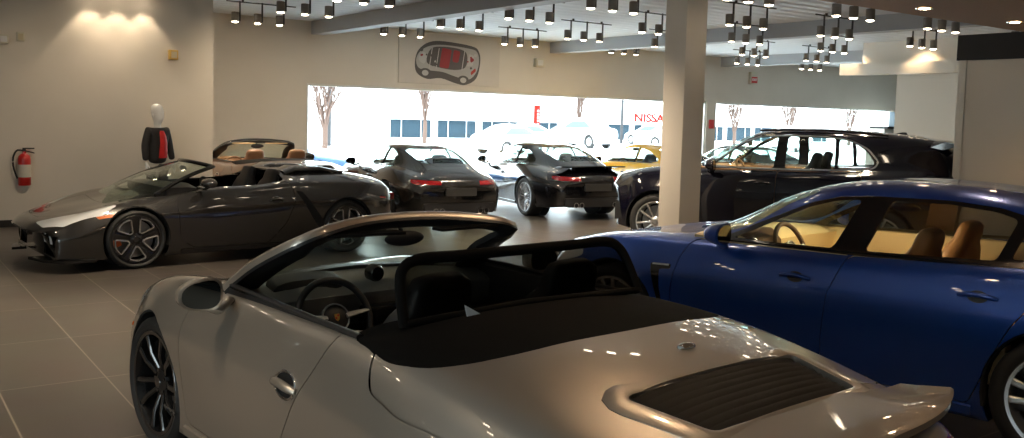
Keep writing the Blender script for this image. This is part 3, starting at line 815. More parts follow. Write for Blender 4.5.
def build_coupe(name, paintm, wing=False):
    sh = Shell(COUPE_ROWS, .055, 6)
    c = Car(name, sh, paintm); r = c.root; lin = M['black_lining']; P = [paintm, lin]; gl = [M['glass'],M['glass']]
    tr = [M['gloss_black'],M['gloss_black']]
    dlo = smooth_poly([(.60,.965),(.36,1.085),(.12,1.185),(-.18,1.222),(-.42,1.215),(-.44,.975),(-.0,.965)], 3)
    dlo = round_poly([(.62,.922),(.36,1.085),(.12,1.192),(-.18,1.232),(-.40,1.230),(-.45,.926)], .04, 4)
    qtr = smooth_poly([(-.49,.94),(-.47,1.10),(-.46,1.215),(-.62,1.20),(-.86,1.125),(-1.10,1.01),(-1.06,.965),(-.75,.945)], 3)
    c.piece('side_window', both(dlo,.35,1.2), gl, True, .002); c.piece('quarter_window', both(qtr,.35,1.2), gl, True, .002)
    scr = round_poly([(-.61,.945),(.61,.945),(.475,1.238),(-.475,1.238)], .06, 4)
    c.piece('windscreen', [('x',scr,.10,1.3)], gl, False, .002)
    rear = round_poly([(-.44,1.005),(.44,1.005),(.475,1.225),(-.475,1.225)], .08, 4)
    c.piece('rear_window', [('x',rear,-1.9,-.7)], gl, False, .002)
    door = round_poly([(.76,.905),(.80,.84),(.80,.45),(.76,.26),(-.10,.26),(-.20,.42),(-.36,.66),(-.46,.80),(-.50,.908)], .05)
    doors = c.piece('door', both(door,.5,1.3), P, True, .006)
    lens = round_poly([(-1.93,.775),(-1.99,.725),(-2.09,.70),(-2.40,.69),(-2.40,.755),(-2.12,.768)], .02, 3); c.piece('tail_light', both(lens,.34,1.1), [M['red_lens'],lin], True, .003)
    head = smooth_poly([(1.66,.62),(1.80,.56),(1.96,.58),(2.02,.66),(1.92,.74),(1.74,.74)], 4)
    c.piece('headlight', both(head,.48,1.0), [M['clear_lens'],lin], True, .003)
    for x in (1.225,-1.225): c.cut(arch_cut(x,.348,.38))
    gr = round_poly([(-1.50,.34),(-1.50,-.34),(-1.86,-.28),(-1.86,.28)], .05, 3)
    c.piece('engine_grille', [('z',gr,.7,1.2)], [M['gloss_black'],lin], False, .003)
    c.body(P)
    for s in (1,-1):
        skin_strip(sh, [(.62,.915)]+line((.4,.917),(-1.0,.945),14), .022, s).build('window_trim', M['gloss_black'], r)
        skin_strip(sh, [(-.445,.925),(-.44,1.05),(-.425,1.13),(-.42,1.235)], .05, s, .001).build('pillar_trim', M['gloss_black'], r)
        skin_strip(sh, line((.80,.215),(-.85,.215),16), .05, s, 0, th=.012).build('sill_skirt', paintm, r)
        mirror(c, .44, .965, .945, s, paintm, .19, .125, .12, base=(.56,.79,.885))
    arch_liner(c, 1.225,.348,.37,.53,.865); arch_liner(c, -1.225,.348,.37,.53,.885)
    for o, s in zip(doors,(1,-1)): handle(c, sh, -.27, .735, s, paintm, .18, o)
    MB().prism(round_poly([(-.27,.52),(.27,.52),(.27,.65),(-.27,.65)],.02), 'x', -2.312,-2.27).build('number_plate', M['plate'], r)
    MB().prism(round_poly([(-.60,.24),(.60,.24),(.64,.40),(-.64,.40)],.03), 'x', -2.262,-2.10).build('rear_diffuser', M['black_plastic'], r)
    for s in (-1,1):
        for k in (.34,.45): MB().lathe([(.042,0),(.046,-.02),(.046,-.16),(.038,-.16),(.036,-.03)], 16, 'x', closed=True, at=(-2.16,k*s,.28)).build('exhaust_pipe', M['chrome'], r)
    MB().box(-1.1,1.0,-.66,.66,.24,.28).build('cabin_floor', lin, r)
    dashboard(r, .46, .88, .66, M['black_leather'], .42, .33, wheel_y=.37); steering(r,.28,.37,.80,.42,.185)
    for s in (1,-1): seat(r, -.42, .35*s, .50, M['black_leather'], 1.10)
    MB().box(-1.05,-.80,-.55,.55,.50,.86).bevel(.06,2).build('rear_bench', M['black_leather'], r)
    MB().ball((.36,0,1.17),.02,.11,.035,14,8).build('interior_mirror', M['black_plastic'], r)
    if wing: 
        w = MB(); rings = []
        for j in range(25):
            y = -.66+1.32*j/24; q = abs(y)/.66; z = .985+.015*(1-q*q); x = -2.20+.10*q**3
            rings.append([w.bm.verts.new(p) for p in ((x+.20,y,z-.015),(x+.10,y,z+.008),(x,y,z+.012),(x-.008,y,z-.004),(x+.10,y,z-.022))])
        for A,B in zip(rings,rings[1:]):
            for q in range(5): w.bm.faces.new((A[q],A[(q+1)%5],B[(q+1)%5],B[q]))
        w.bm.faces.new(rings[0]); w.bm.faces.new(rings[-1][::-1])
        for s in (-1,1): w.box(-2.14,-1.96,s*.60-.02,s*.60+.02,.80,.985)
        w.box(-2.10,-1.98,-.5,.5,.80,.97); w.build('rear_wing', paintm, r, 40)
    return c
# lit roof lamp inside a closed car
def dome(c, x, z, watts):
    b = MB().box(x-.05,x+.05,-.09,.09,z-.012,z); b.build('dome_lamp', mat('dome_lamp_lit',(1,.9,.7),.5,emit=(1,.80,.50),strength=6), c.root)
    l = bpy.data.lights.new('dome_light','AREA'); l.shape='RECTANGLE'; l.size=.08; l.size_y=.16; l.energy=watts; l.color=(1,.76,.42); o = bpy.data.objects.new('dome_light', l); COL.objects.link(o); o.parent=c.root; o.location=(x,0,z-.02)
# ------------------------------------------------------------------ blue four-door
def build_fourdoor(name, paintm):
    rows = [
     [(2.42,0,.60),(2.41,.25,.60),(2.36,.5,.58),(2.28,.68,.55),(2.26,.73,.45),(2.28,.72,.30),(2.30,.70,.20)],
     [(2.34,0,.735),(2.32,.28,.74),(2.23,.56,.735),(2.09,.74,.69),(2.04,.82,.52),(2.06,.82,.34),(2.10,.80,.19)],
     [(2.05,0,.83),(2.02,.32,.835),(1.93,.60,.85),(1.85,.79,.825),(1.82,.90,.60),(1.82,.90,.38),(1.85,.88,.18)],
     [(1.50,0,.905),(1.48,.36,.912),(1.46,.62,.93),(1.46,.81,.905),(1.46,.952,.68),(1.46,.945,.42),(1.46,.92,.17)],
     [(1.12,0,.965),(1.08,.40,.965),(1.0,.66,.96),(.98,.83,.92),(.97,.942,.72),(.97,.935,.42),(.97,.90,.18)],
     [(.80,0,1.10),(.74,.46,1.06),(.68,.72,.98),(.68,.855,.93),(.68,.942,.73),(.68,.93,.42),(.68,.90,.18)],
     [(.34,0,1.30),(.28,.52,1.255),(.28,.775,.99),(.28,.87,.935),(.28,.945,.75),(.28,.935,.42),(.28,.90,.18)],
     [(-.08,0,1.40),(-.1,.555,1.345),(-.1,.785,1.003),(-.1,.88,.945),(-.1,.95,.77),(-.1,.935,.42),(-.1,.9,.18)],
     [(-.6,0,1.418),(-.6,.56,1.362),(-.6,.785,1.02),(-.6,.885,.96),(-.6,.952,.78),(-.6,.935,.42),(-.6,.9,.18)],
     [(-1.1,0,1.385),(-1.1,.535,1.328),(-1.1,.765,1.05),(-1.1,.89,.985),(-1.1,.96,.79),(-1.1,.945,.44),(-1.1,.9,.18)],
     [(-1.46,0,1.32),(-1.46,.50,1.262),(-1.46,.735,1.07),(-1.46,.885,.995),(-1.46,.968,.78),(-1.46,.955,.46),(-1.46,.92,.18)],
     [(-1.9,0,1.20),(-1.9,.45,1.15),(-1.9,.66,1.045),(-1.9,.83,.95),(-1.9,.93,.74),(-1.9,.92,.44),(-1.9,.88,.2)],
     [(-2.32,0,1.03),(-2.30,.42,1.01),(-2.26,.62,.97),(-2.2,.76,.88),(-2.16,.86,.68),(-2.16,.85,.42),(-2.14,.82,.24)],
     [(-2.50,0,.86),(-2.49,.4,.85),(-2.44,.6,.82),(-2.36,.72,.74),(-2.33,.78,.6),(-2.33,.77,.42),(-2.32,.74,.28)],
     [(-2.56,0,.62),(-2.55,.35,.62),(-2.50,.55,.6),(-2.44,.66,.58),(-2.42,.70,.52),(-2.42,.69,.42),(-2.42,.67,.32)]]
    sh = Shell(rows, .04, 8, tens=[1,.85,.45,.7,.45,.8,1]); c = Car(name, sh, paintm); r = c.root; lin = M['brown_lining']; P = [paintm, lin]; gl = [M['glass'],M['glass']]; tg = [M['tint_glass']]*2
    f_in = round_poly([(.60,.985),(.40,1.09),(.10,1.235),(-.06,1.285),(-.235,1.305),(-.13,1.002)], .035, 4)
    r_in = round_poly([(-.33,1.008),(-.42,1.314),(-.75,1.318),(-1.00,1.296),(-1.12,1.262),(-1.06,1.04)], .03, 4)
    q_in = round_poly([(-1.13,1.055),(-1.18,1.245),(-1.40,1.18),(-1.62,1.09),(-1.45,1.07)], .02, 4)
    c.piece('front_window', both(f_in,.35,1.2), gl, True, .001); c.piece('rear_door_window', both(r_in,.35,1.2), tg, True, .001); c.piece('quarter_window', both(q_in,.35,1.2), tg, True, .001)
    # gloss black surround of the whole side glass
    outer = round_poly([(.72,.962),(.42,1.115),(.10,1.262),(-.08,1.312),(-.30,1.332),(-.75,1.340),(-1.02,1.318),(-1.35,1.235),(-1.78,1.075),(-1.5,1.045),(-1.0,1.015),(-.4,.985)], .03, 4)
    c.piece('window_surround', both(outer,.35,1.2), [M['gloss_black'],lin], True, .0015, [both(p,.3,1.3) for p in (f_in,r_in,q_in)])
    scr = round_poly([(-.63,1.0),(.63,1.0),(.51,1.335),(-.51,1.335)], .05, 4)
    c.piece('windscreen', [('x',scr,.02,1.3)], gl, False, .002)
    rear = round_poly([(-.44,1.08),(.44,1.08),(.44,1.28),(-.44,1.28)], .06, 4)
    c.piece('rear_window', [('x',rear,-2.4,-1.2)], tg, False, .002)
    archF, archR = arch_cut(1.46,.36,.395), arch_cut(-1.46,.362,.395)
    fd = round_poly([(.84,.955),(.90,.84),(.94,.60),(.93,.26),(-.15,.26),(-.155,.50),(-.185,.75),(-.27,.978)], .03)
    rd = round_poly([(-.27,.978),(-.185,.75),(-.155,.50),(-.15,.26),(-1.0,.26),(-1.07,.42),(-1.12,.55),(-1.20,.72),(-1.30,.86),(-1.33,1.03)], .03)
    d1 = c.piece('front_door', both(grow(fd,-.003),.6,1.3), P, True, .006, [both(outer,.3,1.3)])
    d2 = c.piece('rear_door', both(grow(rd,-.003),.6,1.3), P, True, .006, [both(outer,.3,1.3), archR])
    hood = round_poly([(1.10,.62),(1.5,.64),(2.05,.52),(2.22,.30),(2.26,0),(2.22,-.30),(2.05,-.52),(1.5,-.64),(1.10,-.62),(1.02,-.4),(1.10,0),(1.02,.4)], .06, 4)
    c.piece('bonnet', [('z',hood,.6,1.3)], P, False, .004)
    head = smooth_poly([(1.80,.735),(1.95,.68),(2.14,.62),(2.18,.68),(2.05,.765),(1.86,.80)], 4)
    c.piece('headlight', both(head,.45,1.1), [M['clear_lens'],lin], True, .003)
    tl = round_poly([(-2.12,.86),(-2.30,.80),(-2.6,.76),(-2.6,.84),(-2.40,.90),(-2.2,.91)], .02, 3)
    c.piece('tail_light', both(tl,.34,1.1), [M['red_lens'],lin], True, .003)
    vent = round_poly([(1.12,.765),(.955,.775),(.955,.745),(1.04,.735),(1.03,.60),(1.00,.47),(1.03,.46),(1.08,.62)], .01, 3)
    c.piece('fender_vent', both(vent,.7,1.2), [M['gloss_black'],lin], True, .002)
    c.cut(archF); c.cut(archR)
    c.cut(both(round_poly([(2.5,.26),(2.5,.42),(2.10,.44),(2.04,.26)],.03), .36, 1.0))
    c.body(P)
    MB().box(2.02,2.22,-.64,.64,.25,.44).build('front_intake_grille', M['black_plastic'], r)
    for s in (1,-1):
        skin_strip(sh, line((1.10,.762),(.965,.768),5), .016, s, .002).build('vent_chrome', M['chrome'], r)
        skin_strip(sh, line((.62,.958+.012),(-1.05,1.022),20), .012, s, .003).build('waist_trim', M['gloss_black'], r)
        mirror(c, .50, 1.0, 1.035, s, paintm, .23, .145, .14, base=(.63,.82,.96))
        skin_strip(sh, line((.93,.225),(-1.02,.225),20), .06, s, 0, th=.014).build('sill_skirt', paintm, r)
    arch_liner(c,1.46,.36,.385,.56,.915); arch_liner(c,-1.46,.362,.385,.56,.93)
    wheels(r, 'five_twin', [(1.46,.925,1,.355,.262,0,PI),(1.46,.925,-1,.355,.262,0,PI),(-1.46,.940,1,.357,.262,0,0),(-1.46,.940,-1,.357,.262,0,0)], M['alloy'], M['dark_alloy'], .2, .27)
    for o, s in zip(d1,(1,-1)): handle(c, sh, .03, .825, s, paintm, .20, o)
    for o, s in zip(d2,(1,-1)): handle(c, sh, -1.03, .865, s, paintm, .20, o)
    MB().box(-1.7,1.1,-.74,.74,.24,.29).build('cabin_floor', lin, r)
    dashboard(r, .56, .985, .72, M['cream_leather'], .44, .36, wheel_y=.38); steering(r,.34,.38,.90,.40,.19, rim=M['brown_lining'])
    b = MB(); loft_box(b, [((.50,.38,.92),.16,.05,(0,0,1),.6),((.58,.38,.97),.20,.06,(0,0,1),.6),((.74,.38,1.0),.14,.03,(0,0,1),.6)]); b.build('instrument_binnacle', M['brown_lining'], r, 50)
    MB().box(-1.0,.55,-.14,.14,.30,.62).bevel(.04,2).build('centre_console', M['brown_lining'], r)
    for s in (1,-1):
        seat(r,-.42,.37*s,.52,M['tan_leather'],1.14); seat(r,-1.28,.37*s,.54,M['tan_leather'],1.15, name='rear_seat')
        d = MB(); prof = [(.80,.965),(.745,.96),(.72,.90),(.74,.70),(.70,.62),(.76,.34),(.84,.34)]
        A = [d.bm.verts.new((.72,y*s,z)) for y,z in prof]; B = [d.bm.verts.new((-1.15,y*s,z+.03)) for y,z in prof]
        for k in range(7): d.bm.faces.new((A[k],A[(k+1)%7],B[(k+1)%7],B[k]))
        d.bm.faces.new(A[::-1]); d.bm.faces.new(B); d.build('door_card', M['cream_leather'], r, 30)
    MB().box(-2.2,-1.62,-.62,.62,.60,1.0).bevel(.05,2).build('parcel_shelf', M['brown_lining'], r)
    MB().ball((.36,0,1.24),.02,.12,.04,14,8).build('interior_mirror', M['black_plastic'], r)
    dome(c, .02, 1.345, 11)
    MB().prism(round_poly([(-.30,.50),(.30,.50),(.30,.63),(-.30,.63)],.02), 'x', -2.58,-2.53).build('number_plate', M['plate'], r)
    return c

# ------------------------------------------------------------------ tall five-door
def build_suv(name, paintm):
    rows = [
     [(2.33,0,.85),(2.32,.3,.84),(2.24,.55,.82),(2.12,.70,.78),(2.07,.75,.62),(2.08,.74,.42),(2.1,.71,.28)],
     [(2.26,0,.97),(2.24,.32,.97),(2.10,.60,.95),(1.93,.78,.90),(1.87,.86,.68),(1.88,.86,.44),(1.90,.83,.26)],
     [(1.95,0,1.06),(1.93,.36,1.06),(1.86,.64,1.06),(1.8,.83,1.0),(1.76,.93,.74),(1.76,.93,.46),(1.8,.9,.25)],
     [(1.45,0,1.12),(1.45,.4,1.125),(1.45,.66,1.13),(1.45,.845,1.07),(1.45,.965,.82),(1.45,.955,.5),(1.45,.92,.25)],
     [(1.1,0,1.18),(1.06,.44,1.17),(1.0,.70,1.145),(.98,.86,1.085),(.97,.955,.84),(.97,.945,.5),(.97,.91,.26)],
     [(.84,0,1.33),(.77,.5,1.28),(.70,.74,1.155),(.70,.87,1.095),(.70,.95,.86),(.70,.94,.5),(.70,.91,.26)],
     [(.42,0,1.57),(.36,.57,1.515),(.34,.775,1.16),(.34,.88,1.105),(.34,.955,.88),(.34,.94,.5),(.34,.91,.26)],
     [(.05,0,1.67),(0,.605,1.61),(0,.785,1.168),(0,.885,1.11),(0,.955,.88),(0,.94,.5),(0,.91,.26)],
     [(-.5,0,1.70),(-.5,.605,1.645),(-.5,.785,1.18),(-.5,.89,1.115),(-.5,.955,.9),(-.5,.94,.5),(-.5,.91,.26)],
     [(-1.0,0,1.70),(-1.0,.59,1.635),(-1.0,.775,1.20),(-1.0,.895,1.125),(-1.0,.965,.9),(-1.0,.95,.5),(-1.0,.91,.26)],
     [(-1.45,0,1.68),(-1.45,.565,1.61),(-1.45,.755,1.23),(-1.45,.89,1.135),(-1.45,.972,.88),(-1.45,.96,.52),(-1.45,.92,.26)],
     [(-1.85,0,1.645),(-1.85,.54,1.57),(-1.83,.72,1.24),(-1.83,.86,1.125),(-1.83,.95,.88),(-1.83,.93,.5),(-1.83,.9,.28)],
     [(-2.12,0,1.56),(-2.10,.52,1.48),(-2.05,.69,1.22),(-2.0,.81,1.10),(-2.0,.90,.86),(-2.0,.88,.5),(-2.0,.85,.32)],
     [(-2.36,0,1.20),(-2.34,.50,1.17),(-2.28,.66,1.08),(-2.2,.76,1.0),(-2.17,.84,.8),(-2.17,.83,.5),(-2.17,.80,.36)],
     [(-2.46,0,.95),(-2.45,.45,.93),(-2.40,.62,.9),(-2.34,.70,.84),(-2.31,.76,.72),(-2.31,.75,.52),(-2.31,.72,.4)]]
    sh = Shell(rows, .055, 6); c = Car(name, sh, paintm); r = c.root; lin = M['black_lining']; P = [paintm, lin]; gl = [M['glass'],M['glass']]; tg = [M['tint_glass']]*2
    fw = round_poly([(.74,1.185),(.44,1.43),(.16,1.575),(-.12,1.60),(-.10,1.19)], .04, 4)
    rw = round_poly([(-.24,1.195),(-.25,1.605),(-.84,1.598),(-.86,1.21)], .04, 4)
    qw = smooth_poly([(-.91,1.225),(-.90,1.40),(-.90,1.585),(-1.06,1.55),(-1.22,1.45),(-1.32,1.32),(-1.28,1.255),(-1.1,1.235)], 4)
    c.piece('front_window', both(fw,.35,1.2), gl, True, .001); c.piece('rear_door_window', both(rw,.35,1.2), gl, True, .001); c.piece('quarter_window', both(qw,.35,1.2), tg, True, .001)
    raw = [(.84,1.168),(.62,1.33),(.40,1.50),(.12,1.612),(-.3,1.632),(-.75,1.627),(-1.02,1.592),(-1.24,1.49),(-1.39,1.33),(-1.34,1.235),(-1.20,1.213),(-.6,1.18),(.2,1.166)]; base = round_poly(raw, .05, 3)
    inn = round_poly(grow(raw, -.02), .04, 3)
    c.piece('window_chrome', both(base,.35,1.2), [M['chrome'],lin], True, .001, [both(inn,.3,1.3)])
    c.piece('window_surround', both(inn,.35,1.2), [M['gloss_black'],lin], True, None, [both(p,.3,1.3) for p in (fw,rw,qw)])
    scr = round_poly([(-.64,1.20),(.64,1.20),(.54,1.60),(-.54,1.60)], .05, 4); c.piece('windscreen', [('x',scr,.02,1.3)], gl, False, .002)
    rear = round_poly([(-.50,1.14),(.50,1.14),(.47,1.46),(-.47,1.46)], .08, 4); c.piece('rear_window', [('x',rear,-2.6,-1.95)], tg, False, .002)
    archF, archR = arch_cut(1.4475,.385,.43), arch_cut(-1.4475,.385,.43)
    fd = round_poly([(.92,1.13),(.97,1.0),(.97,.40),(.90,.34),(-.17,.34),(-.17,1.16),(.6,1.155)], .04); rd = round_poly([(-.17,1.16),(-.17,.34),(-.92,.34),(-1.02,.50),(-1.05,.70),(-1.16,.86),(-1.22,1.0),(-1.2,1.20),(-.6,1.17)], .04)
    d1 = c.piece('front_door', both(grow(fd,-.004),.6,1.3), P, True, .007, [both(base,.3,1.3)]); d2 = c.piece('rear_door', both(grow(rd,-.004),.6,1.3), P, True, .007, [both(base,.3,1.3),archR])
    head = smooth_poly([(1.80,.93),(1.92,.85),(2.06,.83),(2.12,.88),(2.02,.95),(1.88,.98)], 4); c.piece('headlight', both(head,.45,1.1), [M['smoke_lens'],lin], True, .003)
    tl = round_poly([(-2.02,1.08),(-2.16,.92),(-2.5,.88),(-2.5,.97),(-2.28,1.02),(-2.12,1.12)], .02, 3); c.piece('tail_light', both(tl,.34,1.1), [M['red_lens'],lin], True, .003)
    c.cut(archF); c.cut(archR); c.cut(both(round_poly([(2.5,.36),(2.5,.60),(2.04,.62),(1.98,.36)],.03), .34, 1.0))
    c.body(P)
    MB().box(1.98,2.16,-.64,.64,.34,.62).build('front_intake_grille', M['black_plastic'], r)
    sp = MB(); rings = []
    for j in range(21):
        y = -.56+1.12*j/20; q = abs(y)/.56; z0 = sh.top(-2.0,y*.95)[0].z
        rings.append([sp.bm.verts.new(p) for p in ((-1.94,y,z0+.012-.01*q),(-2.10,y,1.615-.02*q*q),(-2.30+.06*q*q,y,1.60-.03*q*q),(-2.30+.06*q*q,y,1.575-.03*q*q),(-2.08,y,1.53-.03*q))])
    for A,B in zip(rings,rings[1:]):
        for q in range(5): sp.bm.faces.new((A[q],A[(q+1)%5],B[(q+1)%5],B[q]))
    sp.bm.faces.new(rings[0]); sp.bm.faces.new(rings[-1][::-1]); sp.build('roof_spoiler', paintm, r, 40)
    b = MB(); b.prism([(-1.45,1.675),(-1.55,1.70),(-1.60,1.70),(-1.62,1.665)],'y',-.02,.02); b.build('roof_aerial', M['black_plastic'], r)
    for s in (1,-1):
        b = MB().tube([(x,s*(.555-.02*((x+.65)/.9)**2),1.70-.045*((x+.55)/.9)**2+.0) for x in [.15-.16*k for k in range(11)]], .014, 8); b.build('roof_rail', M['gloss_black'], r)
        mirror(c, .62, .99, 1.205, s, paintm, .24, .17, .13, base=(.74,.83,1.13))
        skin_strip(sh, line((.97,.30),(-.95,.30),16), .08, s, 0, th=.016).build('sill_skirt', M['black_plastic'], r)
    arch_liner(c,1.4475,.385,.42,.58,.93); arch_liner(c,-1.4475,.385,.42,.58,.94)
    wheels(r,'ten',[(1.4475,.93,1,.378,.27,.0,PI),(1.4475,.93,-1,.378,.27,0,PI),(-1.4475,.94,1,.378,.27,0,0),(-1.4475,.94,-1,.378,.27,0,0)], M['alloy'], M['dark_alloy'], .1, .26)
    for o,s in zip(d1,(1,-1)): handle(c, sh, .0,1.0,s,paintm,.20,o)
    for o,s in zip(d2,(1,-1)): handle(c, sh, -1.0,1.02,s,paintm,.20,o)
    MB().box(-1.9,1.1,-.74,.74,.32,.37).build('cabin_floor', lin, r)
    dashboard(r,.58,1.17,.72,M['tan_leather'],.44,.40,wheel_y=.38); steering(r,.40,.38,1.10,.45,.19,rim=M['tan_leather'])
    for s in (1,-1):
        seat(r,-.40,.38*s,.70,M['black_leather'],1.40); seat(r,-1.25,.38*s,.72,M['black_leather'],1.32,name='rear_seat')
        d = MB(); prof = [(.80,1.15),(.745,1.145),(.72,1.08),(.74,.85),(.70,.78),(.76,.45),(.84,.45)]
        A = [d.bm.verts.new((.76,y*s,z)) for y,z in prof]; B = [d.bm.verts.new((-1.1,y*s,z+.03)) for y,z in prof]
        for k in range(7): d.bm.faces.new((A[k],A[(k+1)%7],B[(k+1)%7],B[k]))
        d.bm.faces.new(A[::-1]); d.bm.faces.new(B); d.build('door_card', M['tan_leather'], r, 30)
    MB().ball((.42,0,1.49),.02,.13,.045,14,8).build('interior_mirror', M['black_plastic'], r)
    dome(c, .15, 1.62, 7)
    return c

# ------------------------------------------------------------------ low wedge roadster
def build_wedge(name, paintm):
    rows = [
     [(2.27,0,.42),(2.26,.3,.42),(2.22,.56,.42),(2.13,.78,.42),(2.10,.83,.36),(2.09,.84,.26),(2.10,.83,.15)],
     [(2.20,0,.50),(2.18,.32,.50),(2.11,.60,.50),(1.97,.81,.50),(1.93,.90,.38),(1.91,.90,.28),(1.91,.88,.14)],
     [(1.85,0,.60),(1.82,.34,.60),(1.74,.62,.62),(1.66,.82,.64),(1.63,.92,.48),(1.63,.92,.30),(1.63,.90,.13)],
     [(1.32,0,.70),(1.31,.34,.705),(1.29,.60,.73),(1.28,.785,.745),(1.28,.925,.60),(1.28,.92,.34),(1.28,.90,.13)],
     [(.98,0,.80),(.94,.36,.795),(.88,.62,.79),(.84,.80,.785),(.82,.912,.60),(.82,.905,.34),(.82,.89,.13)],
     [(.45,0,.88),(.45,.4,.87),(.45,.68,.85),(.45,.80,.825),(.45,.895,.60),(.45,.895,.34),(.45,.88,.13)],
     [(-.2,0,.92),(-.2,.4,.91),(-.2,.68,.88),(-.2,.80,.85),(-.2,.905,.62),(-.2,.90,.34),(-.2,.88,.13)],
     [(-.65,0,1.03),(-.65,.4,1.02),(-.65,.66,.95),(-.65,.805,.895),(-.65,.93,.66),(-.65,.92,.36),(-.65,.89,.13)],
     [(-1.28,0,1.01),(-1.28,.4,1.0),(-1.28,.64,.95),(-1.28,.815,.88),(-1.28,.95,.66),(-1.28,.94,.38),(-1.28,.91,.14)],
     [(-1.72,0,.955),(-1.72,.4,.945),(-1.71,.62,.91),(-1.69,.80,.85),(-1.68,.93,.66),(-1.68,.92,.4),(-1.68,.88,.2)],
     [(-1.97,0,.90),(-1.97,.4,.89),(-1.95,.62,.86),(-1.92,.77,.81),(-1.90,.88,.64),(-1.90,.87,.42),(-1.90,.84,.24)],
     [(-2.10,0,.82),(-2.09,.38,.82),(-2.06,.6,.79),(-2.02,.72,.75),(-2.0,.80,.62),(-2.0,.79,.44),(-2.0,.76,.30)]]
    sh = Shell(rows, .05, 6, tens=[1,.8,.4,.5,.6,.8,1]); c = Car(name, sh, paintm); r = c.root; lin = M['black_lining']; P = [paintm,lin]
    archF, archR = arch_cut(1.28,.325,.36), arch_cut(-1.28,.335,.365)
    cock = round_poly([(.66,.70),(.80,.4),(.84,0),(.80,-.4),(.66,-.70),(-.52,-.72),(-.58,0),(-.52,.72)], .08, 4)
    door = round_poly([(.70,.86),(.84,.72),(.80,.30),(.66,.20),(-.25,.20),(-.46,.42),(-.58,.70),(-.56,.90)], .05)
    doors = c.piece('door', both(door,.5,1.3), P, True, .006, [[('z',cock,.5,1.6)]])
    head = round_poly([(2.165,.36),(2.15,.60),(2.0,.80),(1.62,.86),(1.46,.81),(1.71,.66),(1.95,.49)], .03, 4)
    c.piece('headlight', [('z',head,.30,1.0),('z',[(x,-y) for x,y in head][::-1],.30,1.0)], [M['clear_lens'],lin], True, .003)
    side = round_poly([(-.60,.80),(-.68,.79),(-.92,.46),(-1.0,.30),(-.93,.28),(-.80,.46)], .02, 3); c.piece('side_intake', both(side,.7,1.2), [M['dark_well'],lin], True, None); c.cut(both(side,.7,1.2))
    amb = round_poly([(1.69,.585),(1.50,.61),(1.50,.585),(1.66,.56)], .008, 2); c.piece('side_marker', both(amb,.6,1.2), [M['amber_lens'],lin], True, .002)
    rdm = round_poly([(-1.76,.70),(-1.86,.69),(-1.86,.665),(-1.76,.675)], .006, 2); c.piece('rear_marker', both(rdm,.6,1.2), [M['red_lens'],lin], True, .002)
    nose = [[(2.4,.17),(2.4,.38),(1.88,.40),(1.80,.17)]]
    c.cut([('y', round_poly([(2.5,.18),(2.5,.40),(1.98,.39),(1.86,.18)],.02), .40,.84),('y', round_poly([(2.5,.18),(2.5,.40),(1.98,.39),(1.86,.18)],.02), -.84,-.40)])
    hood = round_poly([(1.42,.60),(1.66,.62),(1.90,.44),(2.10,.2),(2.10,-.2),(1.90,-.44),(1.66,-.62),(1.42,-.60),(1.46,0)], .05, 4)
    c.piece('bonnet', [('z',hood,.3,1.2)], P, False, .004)
    deck = round_poly([(-.72,.60),(-1.55,.55),(-1.80,.45),(-1.80,-.45),(-1.55,-.55),(-.72,-.60)], .06, 4)
    c.piece('engine_cover', [('z',deck,.6,1.3)], P, False, .005)
    c.cut([('z',cock,.5,1.6)]); c.cut(archF); c.cut(archR)
    c.body(P)
    MB().box(1.78,1.95,-.80,.80,.16,.40).build('front_intake_grille', M['dark_well'], r)
    for s in (1,-1):
        b = MB(); b.tube([(2.13,.66*s,.40),(2.02,.60*s,.18)], .022, 8); b.tube([(2.12,.50*s,.40),(2.06,.82*s,.18)], .020, 8); b.build('intake_strut', paintm, r)
        b = MB(); b.prism([(2.25,.40*s),(2.17,.70*s),(2.02,.91*s),(1.70,.93*s),(1.72,.84*s),(1.98,.78*s),(2.1,.40*s)],'z',.115,.145); b.build('front_splitter', M['gloss_black'], r)
        skin_strip(sh, line((.80,.165),(-.85,.165),16), .05, s, 0, th=.016).build('sill_skirt', M['gloss_black'], r)
        mirror(c, .48,1.0,.925,s,paintm,.21,.11,.13, base=(.56,.78,.86))
    arch_liner(c,1.28,.325,.35,.55,.90); arch_liner(c,-1.28,.335,.355,.55,.91)
    wheels(r,'wedge',[(1.28,.895,1,.324,.258,0,0.0),(1.28,.895,-1,.324,.258,0,0),(-1.28,.915,1,.334,.258,0,PI),(-1.28,.915,-1,.334,.258,0,PI)], M['black_alloy'], M['orange_cal'], .25, .24)
    for o,s in zip(doors,(1,-1)): handle(c, sh, -.34,.70,s,paintm,.16,o)
    # raked screen
    def fpt(t, s): 
        p = Vector((1.04,.745*s,.79)).lerp(Vector((.30,.545*s,1.085)), t); p.z += .03*math.sin(PI*t); return p
    path = [fpt(k/8,1) for k in range(9)] + [Vector((.30+.14*(1-(abs(y)/.545)**2), y, 1.085+.045*(1-(abs(y)/.545)**2))) for y in [.545-1.09*k/14 for k in range(1,14)]] + [fpt(1-k/8,-1) for k in range(9)]
    MB().tube(path, .024, 8).build('windscreen_frame', M['gloss_black'], r, 60)
    g = MB(); grid = []
    for j in range(7):
        t = j/6; row = []
        for k in range(15):
            s_ = 2*k/14-1; b0 = Vector((1.40-.36*s_*s_, .73*s_, .765+.02*s_*s_)); t0 = Vector((.44-.14*s_*s_, .535*s_, 1.125-.045*s_*s_)); p = b0.lerp(t0,t); p += Vector((.35,0,.93))*.03*math.sin(PI*t); row.append(p)
        grid.append(row)
    for dz in (0,-.005):
        vv = [[g.bm.verts.new(p+Vector((0,0,dz))) for p in row] for row in grid]
        for A,B in zip(vv,vv[1:]):
            for k in range(14): g.bm.faces.new((A[k],A[k+1],B[k+1],B[k]))
    g.build('windscreen', M['screen_glass'], r, 80)
    MB().ball((.46,0,1.04),.02,.11,.032,14,8).build('interior_mirror', M['black_plastic'], r)
